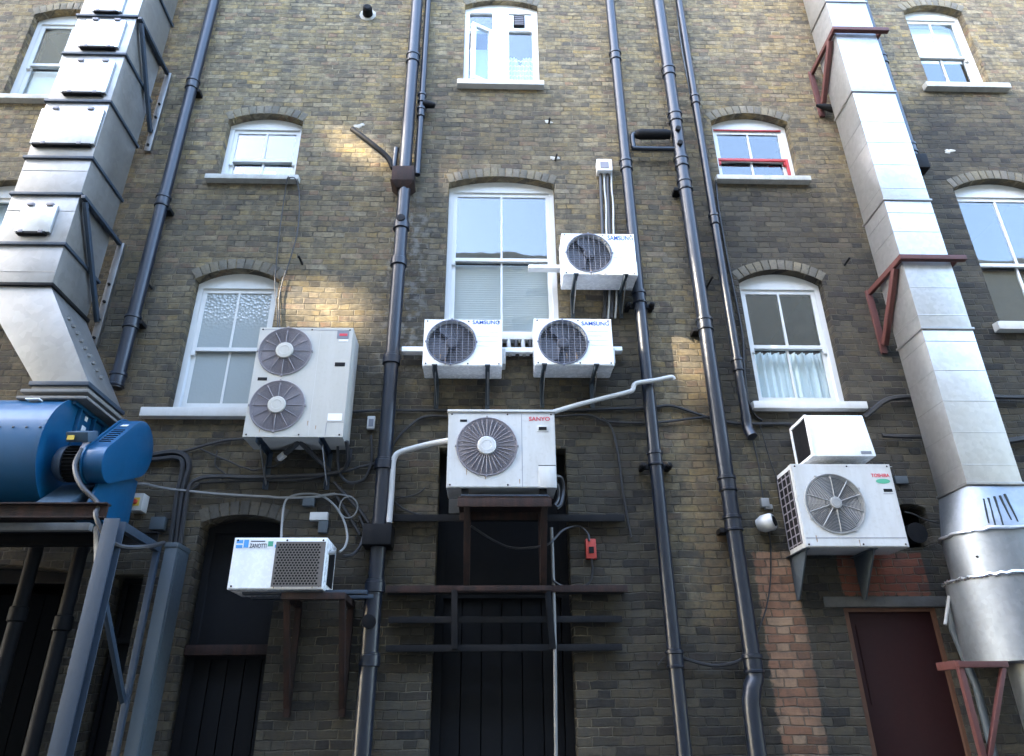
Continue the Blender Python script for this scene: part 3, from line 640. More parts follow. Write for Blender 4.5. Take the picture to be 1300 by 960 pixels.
t = pipe('waste_pipe', 'slim pipe ending in an open shoe above the lower right curtained window sill', XP3, az(945, 540, .1), 13., .042, -.09, [az(882, 127, .09), az(907, 279, .09), az(936, 463, .09)])
MB().tube(smooth_path([(XP3, -.09, az(945, 540, .1) + .1), (XP3, -.09, az(946, 543, .1)), (XP3 + .015, -.13, az(947, 556, .1))]), .047, 14).build('pipe_shoe', 'pipe', t, smooth=True)
pts = [at(855, -40, .05), at(864, 50, .05), at(875, 110, .05), at(884, 160, .06), at(888, 175, .08)]
tag(MB().tube(smooth_path(pts), .014, 8).build('conduit', 'trunk', smooth=True), 'thin grey green conduit beside the slim pipe at the top', 'conduit')
XP4 = ax(1128, 105, .1)
t = pipe('drain_pipe', 'dark drain pipe mostly hidden behind the bright right duct', XP4, az(1176, 205, .1), 13., .06, -.10, [az(1150, 78, .1), az(1168, 190, .1)])
z = az(1176, 207, .1); MB().box(XP4 - .05, XP4 + .12, -.17, -.02, z - .12, z + .08).build('hopper_head', 'iron', t, bevel=.01)
tag(MB().lathe([(0, .05), (.12, .035), (.2, .015)], at(1058, 138, .12), (-1, 0, .25), 12).build('pipe_stub', 'iron', smooth=True), 'black pointed pipe stub behind the upper red duct bracket', 'pipe stub')

# plain ground-floor pipes in the dark at the lower left
for a, b, lab in (((38, 700), (8, 860), 'dark pipe furthest into the black doorway corner'), ((96, 715), (64, 868), 'dark pipe between the doorway and the blue steel post')):
    X = (ax(*a, .1) + ax(*b, .1)) / 2
    tt = thing('drain_pipe', lab + ' under the fan platform', 'drain pipe', (X, -.1, 0), 'pipes below the fan platform')
    MB().tube([(X, -.1, 0), (X, -.1, 3.2)], .055, 14).build('pipe_run', 'iron', tt, smooth=True)
    MB().lathe([(-.06, .056), (-.05, .07), (.05, .07), (.06, .056)], (X, -.1, az(*[(p + q) / 2 for p, q in zip(a, b)], .1)), (0, 0, 1), 14).build('pipe_collar', 'iron', tt, smooth=True)

# ------------------------------------------------------------------ cables
def cable(label, pts, r=.009, mat='cable', d=.03, group=None, name='cable', cat='cable', sub=6, n=6):
    P = [at(q[0], q[1], q[2] if len(q) > 2 else d) for q in pts]
    o = MB().tube(smooth_path(P, sub), r, n).build(name, mat, smooth=True)
    return tag(o, label, cat, group)
def wob(pts, k=3, a=.8):
    """add a little slack between the surveyed points"""
    out = []
    for p, q in zip(pts, pts[1:]):
        out.append(p)
        for i in range(1, k):
            t = i / k; out.append((p[0] + (q[0] - p[0]) * t + random.uniform(-a, a), p[1] + (q[1] - p[1]) * t + random.uniform(-a, a)))
    return out + [pts[-1]]
G = 'black cables strung along the wall'
cable('thick black cable bending down from behind the fan guard into the grey trunking', [(170, 580), (191, 578), (219, 574), (235, 579), (240, 592), (236, 608), (231, 632), (224, 690)], .026, group=G)
cable('second thick cable beside it, falling to the left of the trunking top', [(168, 586), (200, 583), (222, 581), (231, 586), (230, 604), (224, 632), (216, 692)], .022, d=.04, group=G)
cable('black cable bundle sweeping from the trunking to the twin fan unit', [(228, 694), (236, 640), (241, 617), (250, 609), (270, 605), (322, 606), (378, 604), (421, 601), (440, 592), (445, 570)], .020, d=.05, group=G)
cable('thinner black cable running just below the bundle to the middle stack', wob([(243, 622), (255, 613), (300, 610), (380, 609), (430, 600), (470, 590), (489, 585)]), .011, group=G)
cable('thin black cable arched under the lower left window sill', wob([(192, 528), (240, 527), (290, 524), (315, 522)], 3, .5), .007, group=G)
cable('black cable rising from the fan to the foot of the twin fan unit', wob([(190, 580), (232, 573), (261, 565), (286, 559), (312, 557)], 2, .5), .013, group=G)
cable('black cable sagging below the twin fan unit on the left', wob([(254, 570), (279, 581), (304, 592), (322, 597), (348, 592), (362, 585)], 2, .5), .008, group=G)
cable('short black cable dropping between the sagging cables', [(276, 572), (273, 590), (284, 600), (291, 606)], .007, group=G)
cable('grey cable along the wall above the dark arched doorway', wob([(160, 613), (185, 615), (215, 621), (261, 626), (322, 630), (357, 632), (400, 631), (425, 627)], 2, .4), .012, 'grey_cable', .05)
cable('coiled end of the grey cable near the white junction box', [(425, 627), (446, 631), (454, 642), (449, 655), (438, 657), (431, 648), (435, 634), (446, 630)], .007, 'grey_cable', .05)
cable('pale cable looping from the grille unit on the rusty shelf up to the wall', [(357, 684, .3), (358, 665, .2), (361, 640, .08), (368, 631, .05), (385, 627, .04), (407, 629, .04), (424, 641, .05), (436, 660, .08), (441, 680, .2), (438, 694, .3), (431, 701, .35)], .010, 'grey_cable')
cable('black cable hanging behind the pale loop', [(456, 655), (462, 672), (458, 692, .1), (448, 704, .2), (436, 706, .3)], .014, group=G)
cable('black pipe loop hanging below the right side of the twin fan unit', [(429, 560, .2), (429, 585, .12), (433, 604), (444, 613), (461, 609), (469, 595), (472, 579), (471, 553)], .013, group=G)
cable('black insulated hose curling under the twin fan unit corner', [(440, 560, .3), (442, 580, .2), (438, 594, .1), (428, 600)], .018, group=G)
cable('steep black strap running down from the cables to the junction box', [(424, 612), (440, 630), (456, 647), (468, 664)], .016, group=G)
cable('second steep black strap above the grille unit', [(426, 628), (440, 650), (457, 679)], .014, group=G)
cable('black pipe level with the top of the fan unit on the rusty shelf', [(446, 523), (480, 521), (530, 521), (572, 521)], .013, group=G)
cable('black cable arching from the middle stack to the shelf unit', [(492, 578), (505, 556), (520, 541), (534, 531), (550, 528), (572, 529)], .013, group=G)
cable('upper black cable dipping right to the slim pipe shoe', [(703, 522), (780, 519), (821, 518), (846, 515), (860, 517), (884, 525), (902, 531), (920, 535), (942, 538), (999, 538), (1006, 540)], .014, d=.025, group=G)
cable('lower black cable joining the upper one behind the thick pipe', [(703, 529), (746, 527), (771, 535), (821, 537), (850, 535), (880, 531), (902, 529)], .011, d=.03, group=G)
cable('dark conduit hanging down the bare brick right of the shelf unit', [(764, 530), (777, 545), (785, 580), (790, 620), (795, 650), (801, 682)], .011, group=G)
cable('left strand of thin cable hanging from the small paper filled window', [(368, 227, .09), (365, 226, .1), (361, 250, .04), (356, 285), (351, 330), (349, 362), (352, 400), (352, 416)], .006, group='thin cables hanging from the small window')
cable('right strand of thin cable looped over the small window sill', [(366, 226, .1), (374, 226, .1), (379, 240, .04), (380, 265), (377, 297), (368, 330), (358, 360), (354, 385), (355, 416)], .007, group='thin cables hanging from the small window')
cable('black cable running down beside the slim pipe to the curtained window sill', [(909, 228), (912, 262), (922, 320), (930, 360), (938, 400), (943, 430), (945, 470), (950, 508), (958, 526), (968, 534)], .011, d=.02, group=G)
cable('black pipe climbing over the sill to the right duct', [(1097, 530), (1108, 521), (1120, 511), (1132, 506), (1152, 504), (1180, 504)], .026, d=.05, group='black pipes behind the right duct')
cable('black pipe leaving the right duct towards the edge', [(1240, 503), (1270, 504), (1320, 505)], .024, d=.05, group='black pipes behind the right duct')
cable('short black rod on the wall left of the right duct', [(1120, 553), (1140, 554), (1175, 555)], .02, d=.05, group='black pipes behind the right duct')
cable('dark pipe with a bright end at the right edge', [(1250, 562), (1280, 560), (1300, 557), (1325, 553)], .03, d=.05, group='black pipes behind the right duct')
cable('thin cable from the slim pipe shoe down to the round lamp', wob([(948, 530), (954, 552), (963, 590), (969, 632)], 2, .4), .006, group=G)
cable('thin cable dropping from the boxy hood to the wall', wob([(964, 538), (975, 575), (985, 605), (990, 640)], 2, .4), .005, group=G)
cable('thin cable drooping from the round lamp across pink bricks', [(974, 670), (978, 690), (978, 737), (972, 775), (958, 812)], .007, group=G)
cable('slack black cable between the feet of the two drain pipes', [(864, 832), (875, 838), (905, 845), (930, 842), (944, 836)], .013, d=.06, group=G)
cable('tiny cable left of the drain pipe foot', [(835, 845), (842, 836), (850, 832)], .006, group=G)
cable('black cable looping from the red switch to the rusty shelf leg', [(748, 687, .08), (746, 677, .06), (734, 668, .05), (715, 673, .1), (702, 686, .2), (690, 693, .2), (655, 696, .1), (630, 688, .1), (598, 668, .2)], .010, group=G)
cable('black cable hanging under the red switch', [(751, 707, .06), (752, 725, .04), (748, 740, .04), (733, 746, .05), (714, 744, .1), (702, 737, .15)], .010, group=G)
cable('thin black cable drooping left of the tall doorway', [(501, 637), (512, 646), (530, 653), (548, 656)], .008, group=G)
cable('thin black cable bowing down from the black rail end', [(503, 632), (520, 630), (532, 626), (540, 619)], .007, group=G)
cable('black insulated hoses beside the shelf unit, outer loop', [(703, 605, .3), (712, 607, .25), (715, 622, .2), (712, 640, .25), (706, 645, .3)], .018, group='hoses at the shelf unit')
cable('black insulated hoses beside the shelf unit, inner loop', [(700, 612, .3), (708, 616, .28), (709, 632, .25), (704, 642, .3)], .014, group='hoses at the shelf unit')
cable('thin wire in the black hole behind the stacked units', [(1148, 650), (1160, 653), (1175, 660), (1192, 664)], .007, group=G)
# white pipes
W = 'white condensate pipes'
cable('white pipe dropping from the shelf unit down to the junction box', [(572, 559, .3), (550, 563, .22), (525, 569, .16), (509, 574, .14), (502, 579, .14), (499, 590, .14), (497, 625, .14), (494, 664, .16)], .026, 'pvc', group=W, name='white_pipe', cat='pipe', n=12)
cable('white pipe sloping up across the drain pipe with a small step', [(700, 524, .25), (730, 515, .22), (765, 506, .2), (797, 498, .2), (803, 495, .2), (805, 489, .2), (811, 486, .2), (832, 483, .2), (852, 479, .2), (855, 482, .19)], .022, 'pvc', group=W, name='white_pipe', cat='pipe', n=12, sub=5)
cable('thin pale pipe standing in front of the tall doorway', [(700, 670, .12), (702, 720, .12), (704, 790, .12), (705, 872, .12), (706, 980, .12)], .014, 'grey_cable', group=W, name='white_pipe', cat='pipe', n=10)
for k, (q, lab) in enumerate((((762, 216), 'leftmost hose'), ((767, 216), 'second hose'), ((771, 216), 'third hose'), ((776, 216), 'rightmost hose'))):
    x, y = q
    cable(lab + ' dropping from the white wall box to the upper air conditioner', [(x, y, .04), (x + .5, 240, .05), (x + 1.5 + (k % 2), 262, .05), (x + 3, 300, .06), (x + 6 + (k % 2), 360, .06), (x + 5, 404, .06)], (.018, .011, .018, .011)[k], ('cable', 'pvc', 'cable', 'pvc')[k], group='hoses below the white wall box', n=8)

# ------------------------------------------------------------------ small fittings
def bx(q0, q1, d0, d1):
    """box between two surveyed corners of its front face, from d1 in front of the wall back to d0"""
    return dict(x0=ax(q0[0], (q0[1] + q1[1]) / 2, d1), x1=ax(q1[0], (q0[1] + q1[1]) / 2, d1), y0=-d1, y1=-d0, z0=az((q0[0] + q1[0]) / 2, q1[1], d1), z1=az((q0[0] + q1[0]) / 2, q0[1], d1))
def fit(name, label, q0, q1, d0, d1, mat, cat, bevel=.006, group=None):
    return tag(MB().box(**bx(q0, q1, d0, d1)).build(name, mat, bevel=bevel), label, cat, group)
o = fit('wall_vent', 'small white wall vent box above the hoses', (758, 202), (777, 216), 0, .11, 'ac_clean', 'vent')
MB().box(**bx((762, 205), (773, 213), .105, .116)).build('vent_mesh', 'guard', o)
o = fit('switch_box', 'small white box with grey hatch left of the middle stack', (466, 528), (476, 544), 0, .05, 'pvc', 'switch box')
MB().box(**bx((468, 532), (474, 541), .045, .055)).build('box_lid', 'label_grey', o)
o = fit('junction_box', 'white junction box above the grille unit', (393, 650), (416, 660), 0, .06, 'pvc', 'junction box')
MB().box(**bx((404, 660.5), (416, 676), 0, .05)).build('lower_box', 'trunk', o, bevel=.005)
fit('cable_gland', 'grey cable clamp on the grey cable over the white junction box', (384, 632), (399, 642), 0, .06, 'trunk', 'clamp')
o = fit('isolator_switch', 'white isolator with rotary yellow and red switch beside the blue pedestal', (165, 626), (181, 648), 0, .12, 'pvc', 'switch')
p = at(172, 637, .12); MB().box(p.x - .035, p.x + .035, -.125, -.115, p.z - .035, p.z + .035).build('switch_plate', 'yellow', o)
MB().lathe([(0, .022), (.03, .018)], (p.x, -.122, p.z), (0, -1, 0), 12).build('switch_knob', 'switch_red', o)
fit('junction_box', 'dull grey junction box left of the grey trunking', (190, 656), (208, 672), 0, .08, 'trunk', 'junction box')
o = fit('switch', 'red switch box on the brick beside the tall doorway', (744, 684), (757, 709), 0, .07, 'switch_red', 'switch')
MB().box(**bx((748, 694), (754, 702), .065, .085)).build('switch_toggle', 'iron', o)
fit('cover_plate', 'grey cover plate beside the stacked units on the right', (1137, 604), (1153, 614), 0, .03, 'trunk', 'plate')
fit('signboard', 'pale blank panel leaning behind the rusty shelf', (570, 626), (636, 652), .02, .06, 'concrete', 'panel', .003)
o = thing('security_lamp', 'round white wall lamp with dark lens beside the stacked units', 'lamp', at(965, 668, 0))
p = at(962, 667, .03); dv = Vector((.75, -.6, .1))
MB().lathe([(0, .05), (.05, .075), (.13, .075), (.15, .06)], p, dv, 20).build('lamp_body', 'pvc', o, smooth=True)
MB().lathe([(.135, .05), (.155, .045)], p, dv, 20).build('lens', 'iron', o)
tag(MB().box(**bx((967, 632), (977, 643), 0, .06)).box(**bx((972, 640), (981, 646), 0, .05)).build('junction_box', 'guard_pale', bevel=.006), 'tiny battered metal box above the round wall lamp', 'junction box')
o = thing('vent_pipe', 'black round pipe end in a patch of pale mortar near the top', 'vent pipe', at(467, 18, 0))
p = at(467, 19, 0); MB().lathe([(0, .055), (.02, .065), (.12, .055), (.14, .035)], p, (.1, -1, -.1), 16).build('pipe_end', 'iron', o, smooth=True)
MB().lathe([(-.01, .11), (.004, .105), (.009, .06)], p, (0, -1, 0), 9).build('mortar_patch', 'mortar_patch', o)
for (q, w, lab) in (((456, 160), .06, 'pale mortar patch beside the bent waste arm'), ((696, 155), .045, 'pale mortar patch with iron spike above the large middle window'), ((704, 201), .05, 'pale mortar patch with iron spike at the right end of the middle arch'), ((1205, 192), .06, 'pale grey mortar patch above the right edge window')):
    p = at(*q, 0); n = 26; ph = [random.uniform(0, 6.3) for _ in range(4)]
    rad = [w * (.72 + .22 * math.sin(2 * a + ph[0]) + .16 * math.sin(3 * a + ph[1]) + .10 * math.sin(7 * a + ph[2])) for a in [2 * math.pi * k / n for k in range(n)]]
    def ringpts(s, y): return [(p.x + rad[k] * s * math.cos(2 * math.pi * k / n) * 1.2, y, p.z + rad[k] * s * math.sin(2 * math.pi * k / n) * .8) for k in range(n)]
    mb = MB(); mb.hexa(ringpts(1, .01), ringpts(.97, -.003)); mb.hexa(ringpts(.9, -.0031), ringpts(.6, -.007))
    tag(mb.build('mortar_patch', 'mortar_patch'), lab, 'mortar patch')
for (a, b, lab) in (((379, 325), (384, 336), 'black iron spike above the twin fan unit'), ((905, 351), (896, 367), 'black iron spike beside the thick pipe'), ((1079, 327), (1072, 337), 'black iron spike right of the curtained window arch'), ((698, 150), (697, 157), 'black iron spike in the upper pale patch'), ((707, 196), (705, 204), 'black iron spike in the lower pale patch'), ((178, 350), (194, 367), 'black iron spike right of the left drain pipe')):
    tag(MB().tube([at(*a, .10), at(*b, .0)], .011, 6).build('iron_spike', 'iron'), lab, 'spike', 'iron spikes in the brick')
# white cable duct pieces by the three small units
for q0, q1, lab in (((510, 440), (540, 446), 'white duct stub left of the lower left small unit'), ((636, 441), (682, 447), 'white duct between the two lower small units'), ((772, 440), (790, 445), 'white duct stub right of the lower right small unit'), ((671, 336), (718, 340), 'thin white duct stub left of the upper small unit')):
    fit('cable_duct', lab, q0, q1, .03, .12, 'upvc', 'duct', .004, 'white ducts by the small units')
for k in range(4):
    x = 646 + k * 9
    cable('short %s hose under the large window sill, number %s from the left' % ('black' if k % 2 else 'white', ('one', 'two', 'three', 'four')[k]), [(x, 428, .06), (x, 438, .07), (x + 2, 452, .06)], .02, 'cable' if k % 2 else 'pvc', group='short hoses under the large window')

# grey trunking standing left of the arched doorway
d = .30; x0 = (ax(208, 690, d) + ax(177, 869, d)) / 2; x1 = ax(226, 690, d); zt = az(216, 690, d)
o = tag(MB().box(x0, x1, -d, -.03, 0, zt).build('cable_trunking', 'trunk', bevel=.006), 'grey steel cable trunking rising left of the arched doorway', 'trunking')
MB().box(x0 - .006, x1 + .006, -d - .006, -.025, zt - .03, zt + .008).build('trunking_cap', 'trunk', o, bevel=.003)
MB().box(x1 - .001, x1 + .006, -d + .03, -.05, .1, zt - .06).build('trunking_lid', 'trunk', o)

# ------------------------------------------------------------------ steel rack, rusty shelves
def rail(label, q0, q1, d, h=.045, depth=.05, mat='iron', name='steel_rail'):
    x0, x1, z = ax(*q0, d), ax(*q1, d), (az(*q0, d) + az(*q1, d)) / 2
    return MB().box(x0, x1, -d, -d + .012, z - h / 2, z + h / 2).box(x0, x1, -d + .0125, -d + depth, z + h / 2 - .012, z + h / 2)
o = tag(rail('', (494, 656), (793, 659), .1, .06, .1).build('steel_rail', 'iron', bevel=.002), 'long black rail behind the shelf unit fixed across the doorway', 'rail')
rack = thing('steel_rack', 'black angle iron rack of three rails and two uprights across the tall doorway', 'rack', at(640, 870, .1))
rail('', (490, 747), (797, 748), .14, .055, .13, 'rust').build('rail', 'rust', rack, bevel=.002)
rail('', (492, 752), (792, 753), .11, .03, .06).build('rail', 'iron', rack, bevel=.002)
rail('', (493, 786), (790, 787), .12, .05, .1).build('rail', 'iron', rack, bevel=.002)
rail('', (490, 822), (790, 823), .12, .05, .1).build('rail', 'iron', rack, bevel=.002)
for a, b in (((577, 749), (577, 824)), ((695, 749), (702, 824))):
    p, q = at(*a, .135), at(*b, .135); mb = MB(); mb.beam(p, q, .05, .012); mb.beam(p + Vector((.02, .03, 0)), q + Vector((.02, .03, 0)), .01, .05); mb.build('upright', 'iron', rack, bevel=.002)
shelf = thing('shelf_stand', 'rusty steel shelf and two legs carrying the unit over the tall doorway', 'shelf', at(640, 745, .3))
d = .58
x0, x1, zt = ax(581, 634, d), ax(700, 634, d), az(640, 630, d)
MB().box(x0, x1, -d, -.12, zt - .015, zt).box(x0, x1, -d, -d + .012, zt - .085, zt - .0155).box(x0, x1, -.13, -.12, zt - .085, zt - .0155).build('shelf_top', 'rust', shelf, bevel=.003)
MB().box(x0 + .02, x1 - .02, -d - .004, -d + .06, zt + .0005, zt + .012).build('shelf_lip', 'steel_blue', shelf, bevel=.002)
zb = az(640, 745, .3)
for xq in (ax(592, 690, .5), ax(692, 690, .5)):
    MB().beam((xq, -d + .05, zt - .02), (xq, -.16, zb - .02), .05, .05).build('leg', 'rust', shelf, bevel=.003)
    MB().beam((xq, -.14, zt - .03), (xq, -.14, zb), .05, .04).build('leg', 'rust', shelf, bevel=.003)
MB().box(x0, x1, -.3, -.26, zb - .03, zb + .01).build('foot_rail', 'rust', shelf, bevel=.003)

sh2 = thing('shelf_bracket', 'rusty shelf bracket with two pairs of legs under the grille unit', 'shelf', at(400, 800, .1))
d = .52; x0, x1, zt = ax(357, 755, d), ax(438, 755, d), az(400, 752, d)
MB().box(x0, x1, -d, -d + .05, zt - .05, zt - .001).box(x0, x0 + .05, -d + .051, -.01, zt - .05, zt - .001).box(x1 - .05, x1, -d + .051, -.01, zt - .05, zt - .001).build('shelf_frame', 'rust', sh2, bevel=.003)
for xq in (x0 + .03, x1 - .03):
    MB().beam((xq, -d + .07, zt - .03), (xq, -.05, zt - .78), .045, .045).build('leg', 'rust', sh2, bevel=.003)
    MB().box(xq - .025, xq + .025, -.05, -.005, zt - .85, zt - .052).build('leg', 'rust', sh2, bevel=.003)
MB().box(ax(303, 752, d), ax(463, 760, d), -.44, -.36, zt, zt + .03).box(ax(303, 752, d), ax(466, 760, d), -.2, -.12, zt, zt + .03).build('support_rail', 'steel_blue', sh2, bevel=.003)

# ------------------------------------------------------------------ air conditioning units
def unit(name, label, q, df, depth, fans, mat='ac', group=None, rec=.07, bev=.012, cat='air conditioner', rise=0):
    """q = (left, right px on top edge), (left,right px on bottom edge) -> front face rectangle"""
    (tl, tr, bl, br) = q
    x0 = (ax(*tl, df) + ax(*bl, df)) / 2; x1 = (ax(*tr, df) + ax(*br, df)) / 2
    z1 = (az(*tl, df) + az(*tr, df)) / 2; z0 = (az(*bl, df) + az(*br, df)) / 2
    t = thing(name, label, cat, ((x0 + x1) / 2, -df + depth / 2, z0), group)
    F = [(ax(fx, fy, df), az(fx, fy, df), fr * (x1 - x0)) for fx, fy, fr in fans]
    body = MB().box(x0, x1, -df + rec, -df + depth, z0, z1).build('casing', mat, t, bevel=bev)
    pl = plate_mesh('front_panel', rect(x0, x1, z0, z1), [circ(*f) for f in F], -df, rec - .0005)
    bm = bmesh.new(); bm.from_mesh(pl)
    es = [e for e in bm.edges if len(e.link_faces) == 2 and e.calc_face_angle(0) > .7 and all(abs(v.co.y + df) < 1e-4 for v in e.verts)]
    bmesh.ops.bevel(bm, geom=es, offset=.008, segments=2, affect='EDGES', clamp_overlap=True)
    bm.to_mesh(pl); bm.free(); pl.shade_smooth(); pl.set_sharp_from_angle(angle=R(35))
    link('front_panel', pl, mat, t)
    mb = MB()
    for sxx in (x0 + .03, (x0 + x1) / 2 + .05, x1 - .03):
        for szz in (z0 + .022, z1 - .022): mb.lathe([(0, .008), (.003, .008), (.005, .004)], (sxx, -df + .0005, szz), (0, -1, 0), 8)
    mb.build('screw', 'rust', t)
    for k in range(3):      # rust runs below the screws and seams
        xs = random.uniform(x0 + .1, x1 - .06); zs_ = z0 + random.uniform(.03, .3) * (z1 - z0); L_ = random.uniform(.06, .16)
        mb = MB(); mb.prism([(xs - .002, -df - .0006, zs_ - L_ * .5 if zs_ - L_ * .5 > z0 else z0 + .004), (xs + .003, -df - .0006, zs_ - L_ * .4 if zs_ - L_ * .4 > z0 else z0 + .006), (xs + .005, -df - .0006, zs_), (xs - .004, -df - .0006, zs_)], (0, .004, 0)); mb.build('rust_run', 'rust_stain', t)
    return t, x0, x1, z0, z1, F
def fan(t, f, df, rec, style, hub, mat, hubmat='ac', nring=9, nspoke=12, blade='blade', proud=.012, w=.0026, off=0., spk=1.2):
    x, z, r = f
    MB().lathe([(0, r * .999), (.006, r * .999)], (x, -df + rec - .004, z), (0, -1, 0), 40).build('fan_well', 'fan_well', t)
    mb = MB(); nb = 3
    for k in range(nb):      # pitched blades
        a0 = 2 * math.pi * k / nb + .4; pts = []
        for i in range(9):
            a = a0 + 1.75 * i / 8; y = -df + rec - .012 - .038 * i / 8
            ri, ro = r * .22, r * (.94 if 0 < i < 8 else .78)
            pts.append(((x + ri * math.cos(a), y, z + ri * math.sin(a)), (x + ro * math.cos(a + .18), y, z + ro * math.sin(a + .18))))
        for (a, b), (c, dd) in zip(pts, pts[1:]): mb.bm.faces.new([mb.bm.verts.new(p) for p in (a, b, dd, c)])
    mb.lathe([(0, r * .25), (.04, r * .25), (.048, r * .18)], (x, -df + rec - .012, z), (0, -1, 0), 20)
    mb.build('fan_blades', blade, t)
    mb = MB(); yg = -df - proud
    if style == 'radial':
        for i in range(nring):
            rr = r * (hub + (1.0 - hub) * (i + .5) / nring); mb.tube([(x + rr * math.cos(2 * math.pi * k / 40), yg + .006 * (rr / r) ** 2, z + rr * math.sin(2 * math.pi * k / 40)) for k in range(40)], w, 4, closed=True)
        for k in range(nspoke):
            a = 2 * math.pi * (k + off) / nspoke; mb.tube([(x + r * .1 * math.cos(a), yg - .003, z + r * .1 * math.sin(a)), (x + r * .8 * math.cos(a), yg - .002, z + r * .8 * math.sin(a)), (x + r * 1.03 * math.cos(a), -df - .001, z + r * 1.03 * math.sin(a))], w * spk, 4)
    else:
        n = 8
        for i in range(-n, n + 1):
            o = r * i / (n + .5); h = math.sqrt(max(r * r - o * o, 0)); mb.tube([(x - h, yg, z + o), (x + h, yg, z + o)], w, 4)
            if i % 2 == 0: mb.tube([(x + o, yg - .002, z - h), (x + o, yg - .002, z + h)], w * .8, 4)
    mb.tube([(x + r * 1.02 * math.cos(2 * math.pi * k / 48), -df - .004, z + r * 1.02 * math.sin(2 * math.pi * k / 48)) for k in range(48)], .007, 6, closed=True)
    for k in range(4):
        a = math.pi / 2 * k + (off if style == 'radial' else 0); mb.box(x + r * 1.05 * math.cos(a) - .008, x + r * 1.05 * math.cos(a) + .008, -df - .012, -df + .002, z + r * 1.05 * math.sin(a) - .008, z + r * 1.05 * math.sin(a) + .008)
    mb.build('fan_guard', mat, t)
    if hub and style == 'radial':
        MB().lathe([(0, r * hub), (.012, r * hub), (.018, r * hub * .93), (.020, r * hub * .55), (.0185, r * hub * .52), (.0185, .001)], (x, yg - .001, z), (0, -1, 0), 36).build('hub_cap', hubmat, t)
def slot(t, q0, q1, df, mat='iron', name='hand_slot'):
    MB().box(**bx(q0, q1, df - .02, df + .003)).build(name, mat, t, bevel=.002)
def seam(t, a, b, df, w=.004, name='panel_seam', mat='label_grey', dd=.0012):
    p, q = at(*a, df), at(*b, df)
    if abs(p.z - q.z) > abs(p.x - q.x): p.x = q.x = (p.x + q.x) / 2
    else: p.z = q.z = (p.z + q.z) / 2
    MB().box(min(p.x, q.x) - w / 2, max(p.x, q.x) + w / 2, -df - dd, -df + .004, min(p.z, q.z) - w / 2, max(p.z, q.z) + w / 2).build(name, mat, t)
def wall_arm(label, x, zt, d0, L=.42, mat='trunk', group='steel arms under the wall units', drop=.30):
    t = thing('wall_bracket', label, 'bracket', (x, 0, zt - drop), group)
    MB().box(x - .02, x + .02, -d0, -.006, zt - .004, zt - .0005).box(x - .02, x - .016, -d0, -.006, zt - .045, zt - .0042).build('arm', mat, t)
    MB().box(x - .02, x + .02, -.009, -.001, zt - drop, zt - .0042).box(x - .02, x - .016, -.05, -.0092, zt - drop, zt - .046).build('wall_plate', mat, t)
    MB().beam((x + .004, -d0 + .06, zt - .05), (x + .004, -.03, zt - drop + .04), .006, .03).build('strut', 'galv', t)
    MB().box(x - .024, x + .024, -d0 + .01, -d0 + .05, zt, zt + .012).build('rubber_foot', 'iron', t)
    return t

# three small units
SG = 'small white single fan units around the large window'
for lab, q, fn, txt, arms in (
    ('upper small white unit beside the large middle window', ((714, 296), (805, 297), (714, 349), (809, 349)), (748, 321, .30), (771, 803, 299.5, 305.5), (731, 794)),
    ('lower left small white unit under the large window', ((539, 405), (636, 406), (536, 464), (639, 465)), (573, 434, .305), (600, 634, 407, 412), (552, 619)),
    ('lower right small white unit under the large window', ((679, 404), (776, 405), (678, 463), (780, 464)), (715, 434, .305), (738, 773, 408.5, 413.5), (691, 757))):
    df = .40
    t, x0, x1, z0, z1, F = unit('wall_unit', lab, q, df, .29, [fn], 'ac_clean', SG)
    fan(t, F[0], df, .07, 'grid', 0, 'guard_blue', w=.0022)
    lettering('SAMSUNG', ax(txt[0], txt[2], df), ax(txt[1], txt[2], df), az(txt[1], txt[3], df), az(txt[1], txt[2], df) - az(txt[1], txt[3], df), -df, 'text_blue', t, bold=.012)
    for i in range(4):
        z = z0 + (z1 - z0) * (.42 + .1 * i); MB().box(x0 + (x1 - x0) * .68, x1 - .03, -df - .0015, -df + .004, z, z + .004).build('pressed_line', 'ac', t)
    MB().box(x1, x1 + .035, -df + .12, -df + .26, z0 + .08, z0 + .24).build('valve_cover', 'ac', t, bevel=.01)
    word = 'the upper small unit' if q[0][1] < 300 else ('the lower left small unit' if q[0][0] < 600 else 'the lower right small unit')
    for xa, side in zip(arms, ('left', 'right')):
        wall_arm('steel arm under the %s end of %s' % (side, word), ax(xa, q[2][1], df - .02), z0, df + .02, drop=.26)

# tall twin fan unit
df = .42
t, x0, x1, z0, z1, F = unit('twin_fan_unit', 'tall cream unit with two fans one above the other', ((331, 415), (444, 417), (307, 555), (440, 555)), df, .34, [(362, 446, .27), (352, 515, .27)], 'ac_cream')
for f in F: fan(t, f, df, .07, 'radial', .34, 'guard', 'ac_cream', nring=20, nspoke=12, w=.0030)
slot(t, (425, 460), (438, 465), df); slot(t, (327, 479), (339, 483), df)
o = MB().box(**bx((428, 420), (443, 430), df - .01, df + .003)).build('badge', 'label_grey', t)
MB().box(**bx((431, 423.5), (441, 426.5), df - .01, df + .005)).build('badge_text', 'text_red', t); MB().box(**bx((430, 431), (442, 433.5), df - .01, df + .002)).build('badge_strip', 'label_white', t)
MB().box(**bx((416, 525), (434, 534), df - .01, df + .003)).build('sticker', 'label_white', t)
seam(t, (415, 536), (436, 536), df); seam(t, (414, 537), (413, 553), df)
seam(t, (333, 418.5), (444, 419.5), df); seam(t, (404, 420), (395, 553), df, .003, mat='ac')
for xa, side in ((328, 'left'), (408, 'right')): wall_arm('dark steel arm under the %s end of the twin fan unit' % side, ax(xa, 556, df), z0, df, mat='steel_blue', drop=.34)
